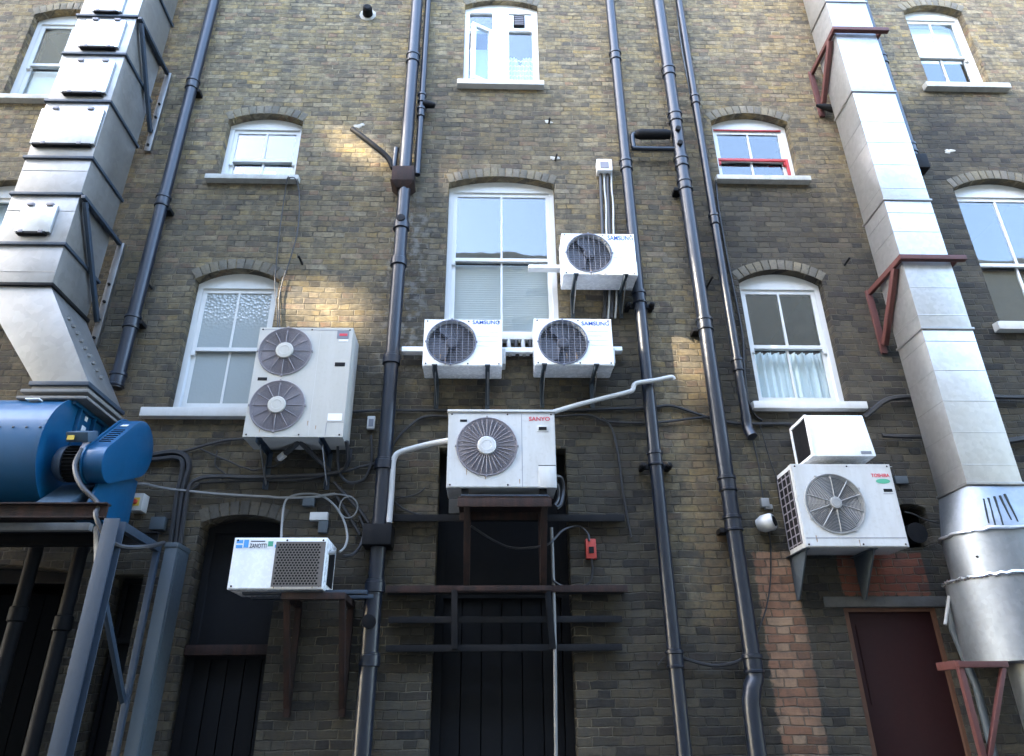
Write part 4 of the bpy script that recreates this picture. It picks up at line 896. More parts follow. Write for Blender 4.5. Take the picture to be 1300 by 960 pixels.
cable('lagged pipe stub crossing below the twin fan unit', [(352, 584, .1), (362, 576, .16), (374, 566, .25), (380, 560, .3)], .028, 'cable', group='lagged pipes under the twin fan unit')
cable('black pipe crossing the other way below the twin fan unit', [(380, 560, .3), (392, 572, .2), (410, 590, .08), (418, 598, .05)], .022, 'cable', group='lagged pipes under the twin fan unit')
tag(MB().tube([at(355, 582, .14), at(361, 577, .18)], .03, 10).build('pipe_sleeve', 'pvc', smooth=True), 'short white sleeve on the lagged pipe under the twin fan unit', 'pipe sleeve')

# unit on the rusty shelf
df = .56
t, x0, x1, z0, z1, F = unit('shelf_unit', 'large white unit with red lettering on the rusty shelf', ((570, 522), (705, 524), (566, 618), (706, 620)), df, .36, [(618, 566.5, .272)], 'ac')
fan(t, F[0], df, .07, 'radial', .32, 'guard', 'ac', nring=20, nspoke=32, w=.0030)
lettering('SANYO', ax(671.5, 531, df), ax(698, 531, df), az(698, 534.5, df), az(698, 529.5, df) - az(698, 534.5, df), -df, 'text_red', t, bold=.015)
slot(t, (584, 532.5), (593, 535.5), df)
MB().box(**bx((682, 540), (696, 548), df - .01, df + .004)).build('badge', 'ac', t, bevel=.002); MB().box(**bx((684, 542), (694, 546), df - .01, df + .007)).build('badge_plate', 'iron', t)
seam(t, (662.5, 526), (663, 618), df, .004); seam(t, (571, 525), (704, 526), df, .005)
MB().box(**bx((684, 592), (705, 619), df - .01, df + .006)).build('service_cover', 'ac', t, bevel=.004); seam(t, (684, 591), (705, 591), df, .006, mat='iron')
MB().box(x0 - .01, x1 + .01, -df - .012, -df + .37, z1 - .004, z1 + .018).build('lid', 'ac', t, bevel=.006)
zs = az(640, 630, .58)
for xq in (ax(590, 625, df), ax(690, 625, df)):
    MB().box(xq - .03, xq + .03, -df + .03, -df + .09, zs + .013, z0).box(xq - .03, xq + .03, -.26, -.2, zs + .001, z0).build('foot', 'iron', t, bevel=.004)
    
# condensing unit with perforated grille
df = .56
tl, tr, bl, br = (298, 682), (424, 683), (288, 747), (422, 749)
t, x0, x1, z0, z1, F = unit('grille_unit', 'boxy white unit with dark perforated grille beside the arched doorway', (tl, (416, 683), bl, (409, 749)), df, .40, [], 'ac_clean', bev=.006)
G0 = bx((351, 688), (413, 745), df, df); gx0, gx1 = (ax(352, 688, df) + ax(343, 745, df)) / 2, (ax(414, 688, df) + ax(408, 745, df)) / 2
MB().box(gx0, gx1, -df - .004, -df + .004, G0['z0'], G0['z1']).build('grille_back', 'iron', t)
hs = []; cw, ch = .0245, .0195; nx = int((gx1 - gx0 - .02) / cw); nz = int((G0['z1'] - G0['z0'] - .02) / ch)
for j in range(nz):
    for i in range(nx - (j % 2)):
        cx = gx0 + .01 + cw * (i + .5 + (.5 if j % 2 else 0)); cz = G0['z0'] + .012 + ch * (j + .5); hs.append([(cx + .0098 * math.cos(k * math.pi / 3), cz + .0086 * math.sin(k * math.pi / 3)) for k in range(6)])
link('grille', plate_mesh('grille', rect(gx0, gx1, G0['z0'], G0['z1']), hs, -df - .008, .0035), 'rust_pale', t)
zt_, zb_ = z1 - .012, z1 - .075
def logo(xa, xb, za, zb, mat, nm='logo'): return MB().box(xa, xb, -df - .0022, -df + .003, za, zb).build(nm, mat, t)
W_ = gx0 - x0
logo(x0 + .012, x0 + .33, zb_ - .012, zt_, 'label_white', 'logo_plate').data.transform(Matrix.Translation((0, .0009, 0)))
logo(x0 + .02, x0 + .07, zb_ + .03, zt_ - .008, 'logo_blue'); logo(x0 + .02, x0 + .07, zb_ - .006, zb_ + .018, 'logo_blue'); logo(x0 + .078, x0 + .115, zb_ - .004, zt_ - .006, 'logo_blue')
lettering('ZANOTTI', x0 + .125, x0 + .255, zb_ - .006, .034, -df - .001, 'text_dark', t, bold=.012)
MB().box(x0 + .13, x0 + .24, -df - .0024, -df, zb_ + .042, zb_ + .05).build('small_print', 'text_dark', t)
MB().lathe([(0, .028), (.002, .028)], (x0 + .285, -df - .0005, zb_ + .026), (0, -1, 0), 4).build('logo', 'logo_green', t)
logo(x0 + .32, x0 + .37, zb_ - .004, zb_ + .02, 'logo_blue')
MB().box(x1 - .0005, x1 + .004, -df + .12, -.22, z0 + .05, z1 - .07).build('side_panel', 'iron', t)
MB().lathe([(0, .018), (.05, .018)], (x1, -df + .10, z1 - .1), (1, 0, .1), 10).build('cable_gland', 'guard_pale', t)

# unit with wall fan and boxy hood stacked on it
df = .42
t, x0, x1, z0, z1, F = unit('outdoor_unit', 'large white unit with round wire guard under the boxy hood', ((1006, 590), (1132, 588), (1021, 695), (1152, 694)), df, .35, [(1060, 639, .285)], 'ac')
fan(t, F[0], df, .07, 'radial', .2, 'guard_pale', 'guard_pale', nring=17, nspoke=10, w=.0024, off=.5, spk=1.6)
lettering('TOSHIBA', ax(1106, 604, df), ax(1129, 604, df), az(1128, 606, df), az(1128, 601.5, df) - az(1128, 606, df), -df, 'text_red', t, bold=.015)
p = at(1121, 611, df); el = [(p.x + .062 * math.cos(k * math.pi / 12), p.z + .021 * math.sin(k * math.pi / 12)) for k in range(24)]
link('logo', plate_mesh('logo', el, [], -df - .0018, .004), 'logo_green', t)
slot(t, (1122, 620.5), (1133, 624.5), df); seam(t, (1122, 627), (1134, 627), df, .005)
seam(t, (1024, 683), (1150, 683), df, .006); seam(t, (1011, 593), (1132, 592), df, .004, mat='ac')
mb = MB()
for i in range(9):
    z = z0 + .05 + i * (z1 - z0 - .1) / 8.5; mb.box(x0 - .006, x0 + .004, -df + .05, -.09, z, z + .010)
for i in range(4):
    y = -df + .05 + i * (.28 / 3); mb.box(x0 - .008, x0 + .004, y, y + .008, z0 + .04, z1 - .05)
mb.build('side_grille', 'guard', t); MB().box(x0 - .002, x0 + .003, -df + .045, -.085, z0 + .04, z1 - .04).build('side_fins', 'iron', t)
tz0, tz1, tx0, tx1 = z0, z1, x0, x1
for xa, side in ((x0 + .015, 'left'), (ax(1112, 695, df), 'right')):
    b = thing('wall_bracket', 'grey triangular plate bracket under the %s side of the wire guard unit' % side, 'bracket', (xa, 0, z0 - .3), 'triangular brackets of the stacked units')
    MB().prism([(xa, -df + .03, z0 - .002), (xa, -.002, z0 - .002), (xa, -.002, z0 - .36), (xa, -.06, z0 - .36)], (.012, 0, 0)).build('bracket_plate', 'trunk', b)
    MB().box(xa - .03, xa + .03, -df + .03, -.003, z0 - .009, z0 - .0025).build('bracket_flange', 'trunk', b)
# hood: a wedge-fronted box with a dark louvred left end
h = thing('boxy_hood', 'white boxy cowl with dark open end on top of the wire guard unit', 'cowl', ((tx0 + tx1) / 2, -.2, tz1))
F4 = [at(1027, 578, .40), at(1115, 578, .40), at(1097, 528, .46), at(1024, 522, .46)]
xa, xb = (F4[0].x + F4[3].x) / 2, (F4[1].x + F4[2].x) / 2; zb, zt2 = tz1 + .005, (F4[2].z + F4[3].z) / 2
zb = max(zb, min(F4[0].z, F4[1].z) - .02)
yf0, yf1, yb = -.44, -.42, -.06
mb = MB()
mb.hexa([(xa + .02, yf0, zb), (xb, yf0, zb), (xb, yb, zb), (xa + .02, yb, zb)], [(xa + .02, yf1, zt2), (xb - .03, yf1, zt2), (xb - .03, yb, zt2), (xa + .02, yb, zt2)])
mb.build('hood_body', 'ac_clean', h, bevel=.01)
MB().box(xa, xa + .021, yf0 - .004, yb, zb, zb + .025).box(xa, xa + .021, yf1 - .004, yb, zt2 - .025, zt2 + .002).box(xa, xa + .021, yf0 - .004, yf0 + .03, zb + .0255, zt2 - .0255).box(xa, xa + .021, yb - .03, yb, zb + .0255, zt2 - .0255).build('end_rim', 'ac_clean', h, bevel=.004)
MB().box(xa + .012, xa + .019, yf0 + .03, yb - .03, zb + .025, zt2 - .025).build('end_opening', 'iron', h)
MB().box(xb - .13, xb - .04, yf0 - .004, yf0 + .01, zb + .02, zb + .045).build('badge', 'label_grey', h)

# ------------------------------------------------------------------ left square duct with hatches, on a canvas collar over the blue fan
LD0, LD1 = .16, .80          # back and front distance from the wall
XR = -3.835; XLd = (ax(100, 22, LD1) + ax(60, 129, LD1) + ax(15, 248, LD1)) / 3
duct = thing('square_duct', 'dull galvanised square duct with hatches climbing the left side of the wall', 'duct', ((XLd + XR) / 2, -.45, 4.2))
seams = [az(175, 22, LD1), az(157, 70, LD1), az(141, 130, LD1), az(117, 201.5, LD1), az(100, 247.5, LD1), az(78, 310.5, LD1), az(67, 362, LD1)]
zs = [13.2, 11.9, 10.75] + [az(196, -28, LD1)] + seams
zs = sorted(set(zs), reverse=True)
for a, b in zip(zs, zs[1:]):
    MB().box(XLd, XR, -LD1, -LD0, b + .012, a - .012).build('duct_section', 'galv', duct, bevel=.004)
for z in zs:
    MB().box(XLd - .022, XR + .022, -LD1 - .022, -LD0 + .02, z - .0155, z + .0155).build('flange', 'steel_blue' if z != zs[-1] else 'iron', duct, bevel=.003)
# stiffening creases on the front
for q in ((90, 268), (75, 345), (105, 217)):
    z = az(*q, LD1); MB().box(XLd + .004, XR - .004, -LD1 - .003, -LD1 + .002, z - .003, z + .003).build('seam_line', 'galv', duct)
for (a, b) in (((121, -12), (158, 14)), ((104, 25), (155, 59)), ((83, 77), (140, 117)), ((45, 138), (126, 182)), ((23, 260), (68, 294))):
    B = bx(a, b, LD1 + .002, LD1 + .035)
    cx = (B['x0'] + B['x1']) / 2
    hx = MB().box(**B).build('access_hatch', 'galv_new', duct, bevel=.006)
    MB().box(B['x0'] + .03, B['x1'] - .03, B['y0'] - .012, B['y1'], B['z0'] - .028, B['z0'] - .001).build('hatch_rail', 'iron', hx, bevel=.004)
    mb = MB()
    for s in (.22, .78):
        x = B['x0'] + (B['x1'] - B['x0']) * s; mb.box(x - .03, x + .03, B['y0'] - .012, B['y0'] + .02, B['z1'] - .012, B['z1'] + .018)
        mb.box(x - .02, x + .02, B['y0'] - .02, B['y0'] - .0125, B['z0'] - .02, B['z0'] + .01)
    mb.build('hatch_catch', 'guard', hx, bevel=.003)
# tapered lower section
zt, zb = seams[-1] - .016, az(77, 485, LD1)
bx0, bx1 = ax(42, 485, LD1), ax(112, 485, LD1)
lo = [(bx0, -LD1, zb), (bx1, -LD1, zb), (bx1, -LD0, zb), (bx0, -LD0, zb)]; hi = [(XLd, -LD1, zt), (XR, -LD1, zt), (XR, -LD0, zt), (XLd, -LD0, zt)]
MB().hexa(lo, hi).build('tapered_section', 'galv', duct, bevel=.004)
for i in range(9):
    mb = MB(); t = i / 8; y = -LD1 + .1 + .03 * i
    x = XR + (bx1 - XR) * (.28 + .5 * t); z = zt + (zb - zt) * (.28 + .5 * t); mb.box(x - .0, x + .03, y, y + .03, z - .012, z + .012); mb.build('rivet', 'canvas', duct)
MB().box(bx0 - .02, bx1 + .02, -LD1 - .02, -LD0 + .02, zb - .035, zb - .001).build('flange', 'steel_blue', duct, bevel=.003)
mb = MB(); z = zb - .036
for i, (gx, h) in enumerate(((.0, .045), (.05, .03), (-.005, .035), (.06, .025))):
    mb.box(bx0 - gx, bx1 + gx, -LD1 - gx, -LD0 + gx * .6, z - h, z - .001); z -= h
mb.build('canvas_collar', 'canvas', duct, bevel=.008)
ZC = z
# wall brackets of the duct: upper and lower
for zq, lab in ((az(183, 118, LD0), 'upper'), (az(120, 372, LD0), 'lower')):
    b = thing('duct_bracket', 'dark steel bracket holding the %s part of the hatched duct' % lab, 'bracket', (XR, -.1, zq), 'brackets of the hatched square duct')
    fz = seams[0] if lab == 'upper' else seams[4]
    MB().box(XR + .024, XR + .065, -LD1 - .02, -.02, fz - .05, fz - .015).build('arm', 'steel_blue', b, bevel=.003)
    MB().beam((XR + .045, -LD1 + .03, fz - .06), (XR + .045, -.06, fz - .95), .035, .05).build('strut', 'steel_blue', b, bevel=.003)
    MB().box(XR + .02, XR + .09, -.045, -.002, fz - 1.2, fz - .02).build('wall_plate', 'galv', b, bevel=.003)
    mb = MB()
    for k in range(4): mb.lathe([(0, .014), (.02, .014)], (XR + .055, -.045, fz - 1.12 + .2 * k), (0, -1, 0), 6)
    mb.build('bolt', 'iron', b)

# ------------------------------------------------------------------ blue centrifugal fan
XF, XFL = -3.36, -4.75
fanb = thing('blue_fan', 'large blue centrifugal fan with belt guard and motor on the steel platform', 'fan', (-4.0, -.7, 3.02))
cy_, cz_, rr = -.62, 3.50, .485
def scroll(r0, n=40):
    """side profile of the housing in (y, z): rising outlet at the back, round belly at the front"""
    pts = [(-LD0 - .01, ZC), (-LD0 - .01, cz_ - .05)]
    for k in range(n + 1):
        a = R(-20) - (R(-20) + R(262) - 0) * 0 - R(252) * k / n
        g = r0 * (.86 + .14 * k / n)
        pts.append((cy_ + g * math.cos(a), cz_ + g * math.sin(a)))
    return pts
P = [(y, z) for y, z in scroll(rr)]
P = [p for p in P if True]
P.append((-LD1 + .05, ZC))
# keep the drum below the collar
P = [(min(y, -LD0 - .01), min(z, ZC)) for y, z in P]
body = MB().prism([(XFL, y, z) for y, z in P], (XF - .012 - XFL, 0, 0)).build('housing', 'blue', fanb, smooth=True)
P2 = [(cy_ + (y - cy_) * 1.035, cz_ + (z - cz_) * 1.035 if z < ZC - .01 else z) for y, z in P]
MB().prism([(XF - .012, y, z) for y, z in P2], (.012, 0, 0)).build('side_plate', 'blue', fanb)
MB().prism([(XFL - .012, y, z) for y, z in P2], (.012, 0, 0)).build('side_plate', 'blue', fanb)
MB().box(bx0 - .3, XF + .03, -LD1 - .02, -LD0 + .04, ZC - .03, ZC - .0005).build('outlet_flange', 'blue', fanb, bevel=.003)
mb = MB()    # stiffener angles on the side plate
for y in (-.72, -.48, -.30): mb.box(XF + .001, XF + .035, y, y + .018, cz_ + (.05 if y < -.6 else .15), ZC - .031)
mb.build('stiffener', 'blue', fanb, bevel=.002)
mb = MB()    # rivets along the housing's top seam and edge
for i in range(14):
    x = XFL + .05 + i * .1
    for a in (R(112), R(165)):
        r_ = rr * .96; mb.lathe([(0, .011), (.008, .006)], (x, cy_ + r_ * math.cos(a), cz_ + r_ * math.sin(a)), (0, math.cos(a), math.sin(a)), 8)
mb.build('rivet', 'steel_blue', fanb)
MB().box(XF - .33, XF - .22, cy_ - .28, cy_ - .22, cz_ + .42, cz_ + .43).build('maker_plate', 'label_white', fanb)
for y, z, s in ((-.60, cz_ + .25, .05), (-.585, cz_ + .36, .03)): MB().box(XF + .0005, XF + .004, y, y + s * 1.3, z, z + s * 1.3).build('warning_sticker', 'label_white', fanb)
# belt guard: hull of two circles in y-z
gA, rA, gB, rB = (-.46, 3.655), .235, (-.87, 3.395), .15
XG0, XG1 = -3.05, -2.90
def hull(ga, ra, gb, rb, n=20):
    d = math.atan2(gb[1] - ga[1], gb[0] - ga[0]); L = math.hypot(gb[0] - ga[0], gb[1] - ga[1]); ph = math.acos((ra - rb) / L); pts = []
    for k in range(n + 1):
        a = d + ph + (2 * math.pi - 2 * ph) * k / n; pts.append((ga[0] + ra * math.cos(a), ga[1] + ra * math.sin(a)))
    for k in range(n + 1):
        a = d - ph + 2 * ph * k / n; pts.append((gb[0] + rb * math.cos(a), gb[1] + rb * math.sin(a)))
    return pts
gd = MB().prism([(XG0, y, z) for y, z in hull(gA, rA, gB, rB)], (XG1 - XG0, 0, 0)).build('belt_guard', 'blue', fanb, bevel=.012)
MB().prism([(XG0 - .012, y, z) for y, z in hull(gA, rA + .014, gB, rB + .014)], (.012, 0, 0)).build('guard_rim', 'blue', gd)
dvec = Vector((0, gA[0] - gB[0], gA[1] - gB[1])).normalized(); nrm = Vector((0, -dvec.z, dvec.y))
mb = MB(); base = Vector((0, gB[0], gB[1])) + nrm * rB
for i in range(7):
    c = base + dvec * (.06 + .038 * i) + nrm * (.003 + .0305 * 0) + nrm * ((rA - rB) * (.06 + .038 * i) / Vector((0, gA[0] - gB[0], gA[1] - gB[1])).length * .98)
    mb.beam(Vector((XG0 + .03, c.y, c.z)), Vector((XG1 - .03, c.y, c.z)), .006, .012, nrm)
mb.build('guard_louvre', 'iron', gd)
c = base + dvec * .38 + nrm * ((rA - rB) * .80 + .004); MB().beam((XG0 + .05, c.y, c.z), (XG0 + .10, c.y, c.z), .05, .004, nrm).build('maker_plate', 'label_white', gd)
MB().tube([(XF, gA[0], gA[1]), (XG0, gA[0], gA[1])], .035, 14).build('fan_shaft', 'guard', fanb, smooth=True)
MB().box(XF + .08, XF + .2, gA[0] - .09, gA[0] + .09, gA[1] - .08, gA[1] + .06).build('bearing_block', 'motor', fanb, bevel=.02)
ped = MB().prism([(-2.99, y, z) for y, z in ((-.93, 3.06), (-.86, 3.24), (-.50, 3.46), (-.24, 3.44), (-.24, 3.00), (-.5, 2.97))], (.02, 0, 0)).build('pedestal_plate', 'blue', fanb, bevel=.003)
MB().box(XF + .002, -2.992, -.92, -.26, 3.021, 3.05).build('bed_plate', 'blue', fanb, bevel=.003)
MB().prism([(XF + .03, y, z) for y, z in ((-1.0, 3.05), (-.75, 3.05), (-.62, 3.28), (-.7, 3.28))], (.25, 0, 0)).build('motor_plinth', 'motor', fanb, bevel=.004)
# motor
mo = MB().lathe([(0, .03), (.02, .09), (.05, .128), (.09, .14), (.11, .14)], (-3.33, gB[0], gB[1]), (1, 0, 0), 28).build('motor_cowl', 'steel_blue', fanb, smooth=True)
mb = MB().lathe([(0, .118), (.22, .118)], (-3.219, gB[0], gB[1]), (1, 0, 0), 28)
for k in range(30):
    a = 2 * math.pi * k / 30; u = Vector((0, math.cos(a), math.sin(a))); o = Vector((-3.215, gB[0], gB[1]))
    mb.beam(o + u * .128, o + u * .128 + Vector((.16, 0, 0)), .005, .026, u)
mb.build('motor_fins', 'iron', fanb)
tb = Vector((-3.14, gB[0] - .07, gB[1] + .13))
ob = MB().hexa([(tb.x - .08, tb.y - .06, tb.z), (tb.x + .09, tb.y - .06, tb.z), (tb.x + .09, tb.y + .08, tb.z + .05), (tb.x - .08, tb.y + .08, tb.z + .05)], [(tb.x - .08, tb.y - .10, tb.z + .07), (tb.x + .09, tb.y - .10, tb.z + .07), (tb.x + .09, tb.y + .04, tb.z + .13), (tb.x - .08, tb.y + .04, tb.z + .13)]).build('terminal_box', 'motor', fanb, bevel=.012)
MB().box(tb.x - .06, tb.x - .01, tb.y - .092, tb.y - .082, tb.z + .01, tb.z + .045).build('warning_plate', 'yellow', ob)
MB().tube([(tb.x + .06, tb.y - .02, tb.z + .02), (tb.x + .06, tb.y - .06, tb.z - .06)], .022, 10).build('cable_gland', 'guard', ob)
tag(MB().tube(smooth_path([(tb.x + .06, tb.y - .06, tb.z - .05), (tb.x + .07, tb.y - .12, tb.z - .20), (tb.x + .17, tb.y - .16, tb.z - .36), (tb.x + .33, tb.y - .16, tb.z - .50), (-2.78, -1.15, 2.93), (-2.70, -1.13, 2.80), (-2.60, -1.05, 2.73), (-2.48, -.9, 2.76), (-2.5, -.6, 2.85)]), .018, 8).build('cable', 'cable', smooth=True), 'dark motor cable drooping over the platform edge', 'cable')

# ------------------------------------------------------------------ steel platform carrying the fan
pf = thing('steel_platform', 'blue grey steel platform on a post carrying the blue fan', 'platform', (-2.7, -1.1, 0))
XE = -2.72
def ibeam(p0, p1, h=.1, w=.07, nm='beam', mat='iron', t=.012):
    p0, p1 = Vector(p0), Vector(p1); mb = MB()
    mb.beam(p0 + Vector((0, 0, h / 2 - t / 2)), p1 + Vector((0, 0, h / 2 - t / 2)), w, t); mb.beam(p0 - Vector((0, 0, h / 2 - t / 2)), p1 - Vector((0, 0, h / 2 - t / 2)), w, t); mb.beam(p0, p1, t, h - 2 * t - .001)
    return mb.build(nm, mat, pf, bevel=.002)
ibeam((-6.5, -1.12, 2.965), (XE, -1.12, 2.965), .11, .08, mat='rust')
ibeam((-6.5, -.20, 2.965), (XE, -.20, 2.965), .11, .08)
MB().box(-6.5, XE - .17, -.99, -.93, 2.86, 2.915).build('beam', 'canvas', pf, bevel=.003)
MB().box(-6.5, XF + .15, -1.07, -.25, 3.0005, 3.02).build('deck', 'iron', pf)
zt = az(141, 664, 1.1)
px = ax(124, 760, 1.1)
mb = MB(); mb.box(px - .055, px + .055, -1.16, -1.148, 0, 2.905).box(px - .055, px + .055, -1.062, -1.05, 0, 2.905).box(px - .006, px + .006, -1.1475, -1.0625, 0, 2.905)
mb.build('post', 'steel_blue', pf, bevel=.002)
bp = at(183, 780, .3)
MB().box(bp.x - .022, bp.x + .022, -.325, -.28, 0, 2.86).build('post', 'steel_blue', pf, bevel=.003)
MB().beam((px + .03, -1.05, 2.87), (bp.x, -.28, 2.87), .05, .06).build('tie', 'steel_blue', pf, bevel=.003)
MB().beam((px - .02, -1.04, 2.45), (bp.x - .02, -.30, 1.75), .035, .045).build('brace', 'steel_blue', pf, bevel=.003)
MB().beam((px - .16, -1.02, 2.88), (px - .02, -1.08, 2.45), .035, .045).build('brace', 'steel_blue', pf, bevel=.003)

# ------------------------------------------------------------------ right duct: square above, round below
RD0, RD1 = .18, .62
XA = 3.96; XB = (ax(1138, 117, RD1) + ax(1182, 254, RD1) + ax(1236, 417, RD1) + ax(1292, 612, RD1)) / 4
rd = thing('metal_duct', 'bright new galvanised duct, square above and round below, on the right', 'duct', ((XA + XB) / 2, -.4, 0))
sm = [az(1048, 2, RD1), az(1083, 116, RD1), az(1122, 253.5, RD1), az(1170, 417, RD1), az(1227, 614, RD1)]
zz = [13.3, 11.6] + sm
for a, b in zip(zz, zz[1:]):
    MB().box(XA, XB, -RD1, -RD0, b + .008, a - .008).build('duct_section', 'galv_new', rd, bevel=.004)
for z in zz[1:]: MB().box(XA - .014, XB + .014, -RD1 - .014, -RD0 + .01, z - .011, z + .011).build('flange', 'galv', rd, bevel=.003)
ribs = [(1100, 155), (1105, 181), (1112, 209), (1119, 239), (1126, 270), (1133, 294), (1141, 325), (1157, 365), (1163, 400), (1177, 433), (1188, 470), (1201, 509), (1212, 549), (1221, 590)]
for q in ribs:
    z = az(q[0] + 30, q[1], RD1)
    MB().box(XA - .003, XB - .003, -RD1 - .003, -RD1 + .003, z - .004, z + .004).box(XA - .003, XA + .003, -RD1 + .0031, -RD0 - .005, z - .004, z + .004).build('stiffening_rib', 'galv_new', rd, bevel=.002)
# square to round
zt, zr = sm[-1] - .012, 2.93
ccx, ccy, R1, R2 = 4.165, -.42, .37, .43
N = 32; lo, hi = [], []
for k in range(N):
    a = 2 * math.pi * k / N; lo.append((ccx + R1 * math.cos(a), ccy + R1 * math.sin(a), zr))
    c, s = math.cos(a), math.sin(a); m = max(abs(c), abs(s)); hw, hd = (XB - XA) / 2, (RD1 - RD0) / 2
    hi.append(((XA + XB) / 2 + hw * c / m, -(RD0 + RD1) / 2 + hd * s / m, zt))
mb = MB(); hw, hd, hx_, hy_ = (XB - XA) / 2, (RD1 - RD0) / 2, (XA + XB) / 2, -(RD0 + RD1) / 2
cor = [mb.bm.verts.new((hx_ + a * hw, hy_ + b * hd, zt)) for a, b in ((1, 1), (-1, 1), (-1, -1), (1, -1))]
ring = [mb.bm.verts.new(p) for p in lo]
for k in range(N):      # folded sheet: a fan of narrow triangles to each corner, one flat triangle to each side
    mb.bm.faces.new((ring[k], ring[(k + 1) % N], cor[k // (N // 4)]))
for q in range(4): mb.bm.faces.new((ring[(q + 1) * (N // 4) % N], cor[(q + 1) % 4], cor[q]))
tr_ = mb.build('transition', 'spiral', rd, smooth=True)
mb = MB()
for i, q in enumerate(((1248, 634), (1254, 633), (1262, 631), (1269, 630), (1275, 628))):
    pts = []
    for k in range(7):
        t = k / 6; px_, py_ = q[0] + 12 * t + (i - 2) * 2.5 * t, q[1] + (30 + (i % 3) * 4) * t
        p = at(px_, py_, .7); v = (p - EYE)
        # walk the sight line to the sloped sheet between the square mouth and the round ring
        best = None
        for sx_ in range(400):
            w = EYE + v * (.82 + sx_ * .0006); f = (zt - w.z) / (zt - zr)
            if 0 <= f <= 1:
                fy = -(RD1 + (math.sqrt(max(R1 ** 2 - (w.x - ccx) ** 2, .01)) - ccy - RD1) * f)
                if w.y >= fy: best = Vector((w.x, fy - .002, w.z)); break
        if best: pts.append(best)
    if len(pts) > 2: mb.tube(pts, [.011 - .006 * j / len(pts) for j in range(len(pts))], 6)
mb.build('sealant_drips', 'sealant', rd, smooth=True)
mb = MB(); mb.lathe([(0, R1), (zr - 2.52, R1)], (ccx, ccy, 2.52), (0, 0, 1), 64); mb.build('round_section', 'spiral', rd, smooth=True)
mb = MB(); mb.lathe([(0, R2), (.60, R2), (.615, R1 + .01)], (ccx, ccy, 1.97), (0, 0, 1), 64); mb.build('round_section', 'spiral', rd, smooth=True)
MB().lathe([(0, R1 * .62), (1.97, R1 * .62)], (ccx + .12, ccy + .05, 0), (0, 0, 1), 40).build('round_section', 'spiral', rd, smooth=True)
for z, r in ((zr, R1), (2.578, R2 - .006)):
    mb = MB(); n = 72
    pts = [(ccx + (r + .012 + random.uniform(-.004, .006)) * math.cos(2 * math.pi * k / n), ccy + (r + .012 + random.uniform(-.004, .006)) * math.sin(2 * math.pi * k / n), z + random.uniform(-.008, .008)) for k in range(n)]
    mb.tube(pts, .014, 6, closed=True); mb.build('sealed_joint', 'silver_tape', rd, smooth=True)
# sticker on the lower barrel
mb = MB(); n = 8; zs_ = 2.10
for k in range(n):
    a0, a1 = R(258 + 24 * k / n * .9), R(258 + 24 * (k + 1) / n * .9); r = R2 + .0025
    mb.bm.faces.new([mb.bm.verts.new((ccx + r * math.cos(a), ccy + r * math.sin(a), z)) for a, z in ((a0, zs_), (a1, zs_ + .003), (a1, zs_ + .065), (a0, zs_ + .062))])
bmesh.ops.remove_doubles(mb.bm, verts=mb.bm.verts, dist=1e-5); bmesh.ops.solidify(mb.bm, geom=mb.bm.faces[:], thickness=.002); mb.build('sticker', 'label_white', rd)
p = (ccx + R1 * math.cos(R(215)), ccy + R1 * math.sin(R(215)), 2.73); MB().lathe([(0, .01), (.012, .008)], p, (math.cos(R(215)), math.sin(R(215)), 0), 8).build('screw', 'iron', rd)

# red oxide brackets of the right duct
for (z, lab) in ((az(1060, 42, RD1), 'upper'), (az(1146, 331, RD1), 'middle')):
    b = thing('duct_bracket', '%s red oxide bracket wrapped round the bright right duct' % lab, 'bracket', (XA, -.1, z - .6), 'red brackets of the right duct')
    MB().box(XA - .055, XB + .12, -RD1 - .075, -RD1 - .02, z - .025, z + .025).build('front_bar', 'oxide', b, bevel=.003)
    MB().box(XA - .055, XA - .018, -RD1 - .019, -.03, z - .03, z + .025).build('side_arm', 'oxide', b, bevel=.003)
    MB().beam((XA - .037, -RD1 + .08, z - .04), (XA - .037, -.05, z - .62), .05, .06).build('strut', 'oxide', b, bevel=.003)
    MB().box(XA - .075, XA - .012, -.03, -.002, z - .70, z + .025).build('wall_plate', 'oxide', b, bevel=.003)
    MB().box(XB + .018, XB + .05, -RD1 - .019, -.005, z - .03, z + .025).build('side_arm', 'oxide', b, bevel=.003)
b = thing('duct_bracket', 'red oxide frame under the round end of the right duct', 'bracket', (3.8, -.4, 1.4), 'red brackets of the right duct')
z = 1.945
XR0, XR1 = ax(1217, 843, .9), ax(1279, 838, .9)
MB().box(XR0, XR1, -.90, -.855, z - .03, z + .012).build('front_bar', 'oxide', b, bevel=.003)
MB().box(XR0 + .005, XR0 + .045, -.854, -.60, z - .035, z + .02).build('side_arm', 'oxide', b, bevel=.003)
MB().box(XR0, XR0 + .04, -.89, -.85, 1.2, z - .031).build('leg', 'oxide', b, bevel=.003)
MB().beam((XR1 - .03, -.875, z - .03), (XR0 + .05, -.875, z - .60), .04, .03).build('strut', 'oxide', b, bevel=.003)
tag(MB().tube([at(1205, 762, .12), at(1210, 800, .12), at(1240, 872, .12), at(1262, 960, .12)], .03, 10).build('conduit', 'trunk', smooth=True), 'grey conduit running down behind the round end of the right duct', 'conduit')
tag(MB().tube([at(1205, 757, .3), at(1200, 793, .3)], .014, 8).build('hanger_rod', 'galv_new', smooth=True), 'short bright metal rod beside the maroon door', 'rod')
c = at(1164, 678, 0); tag(MB().tube([(c.x - .02, .25, c.z), (c.x - .02, -.05, c.z)], .09, 20).build('flue_pipe', 'iron', smooth=True), 'dark round pipe inside the hole behind the stacked units', 'flue pipe')

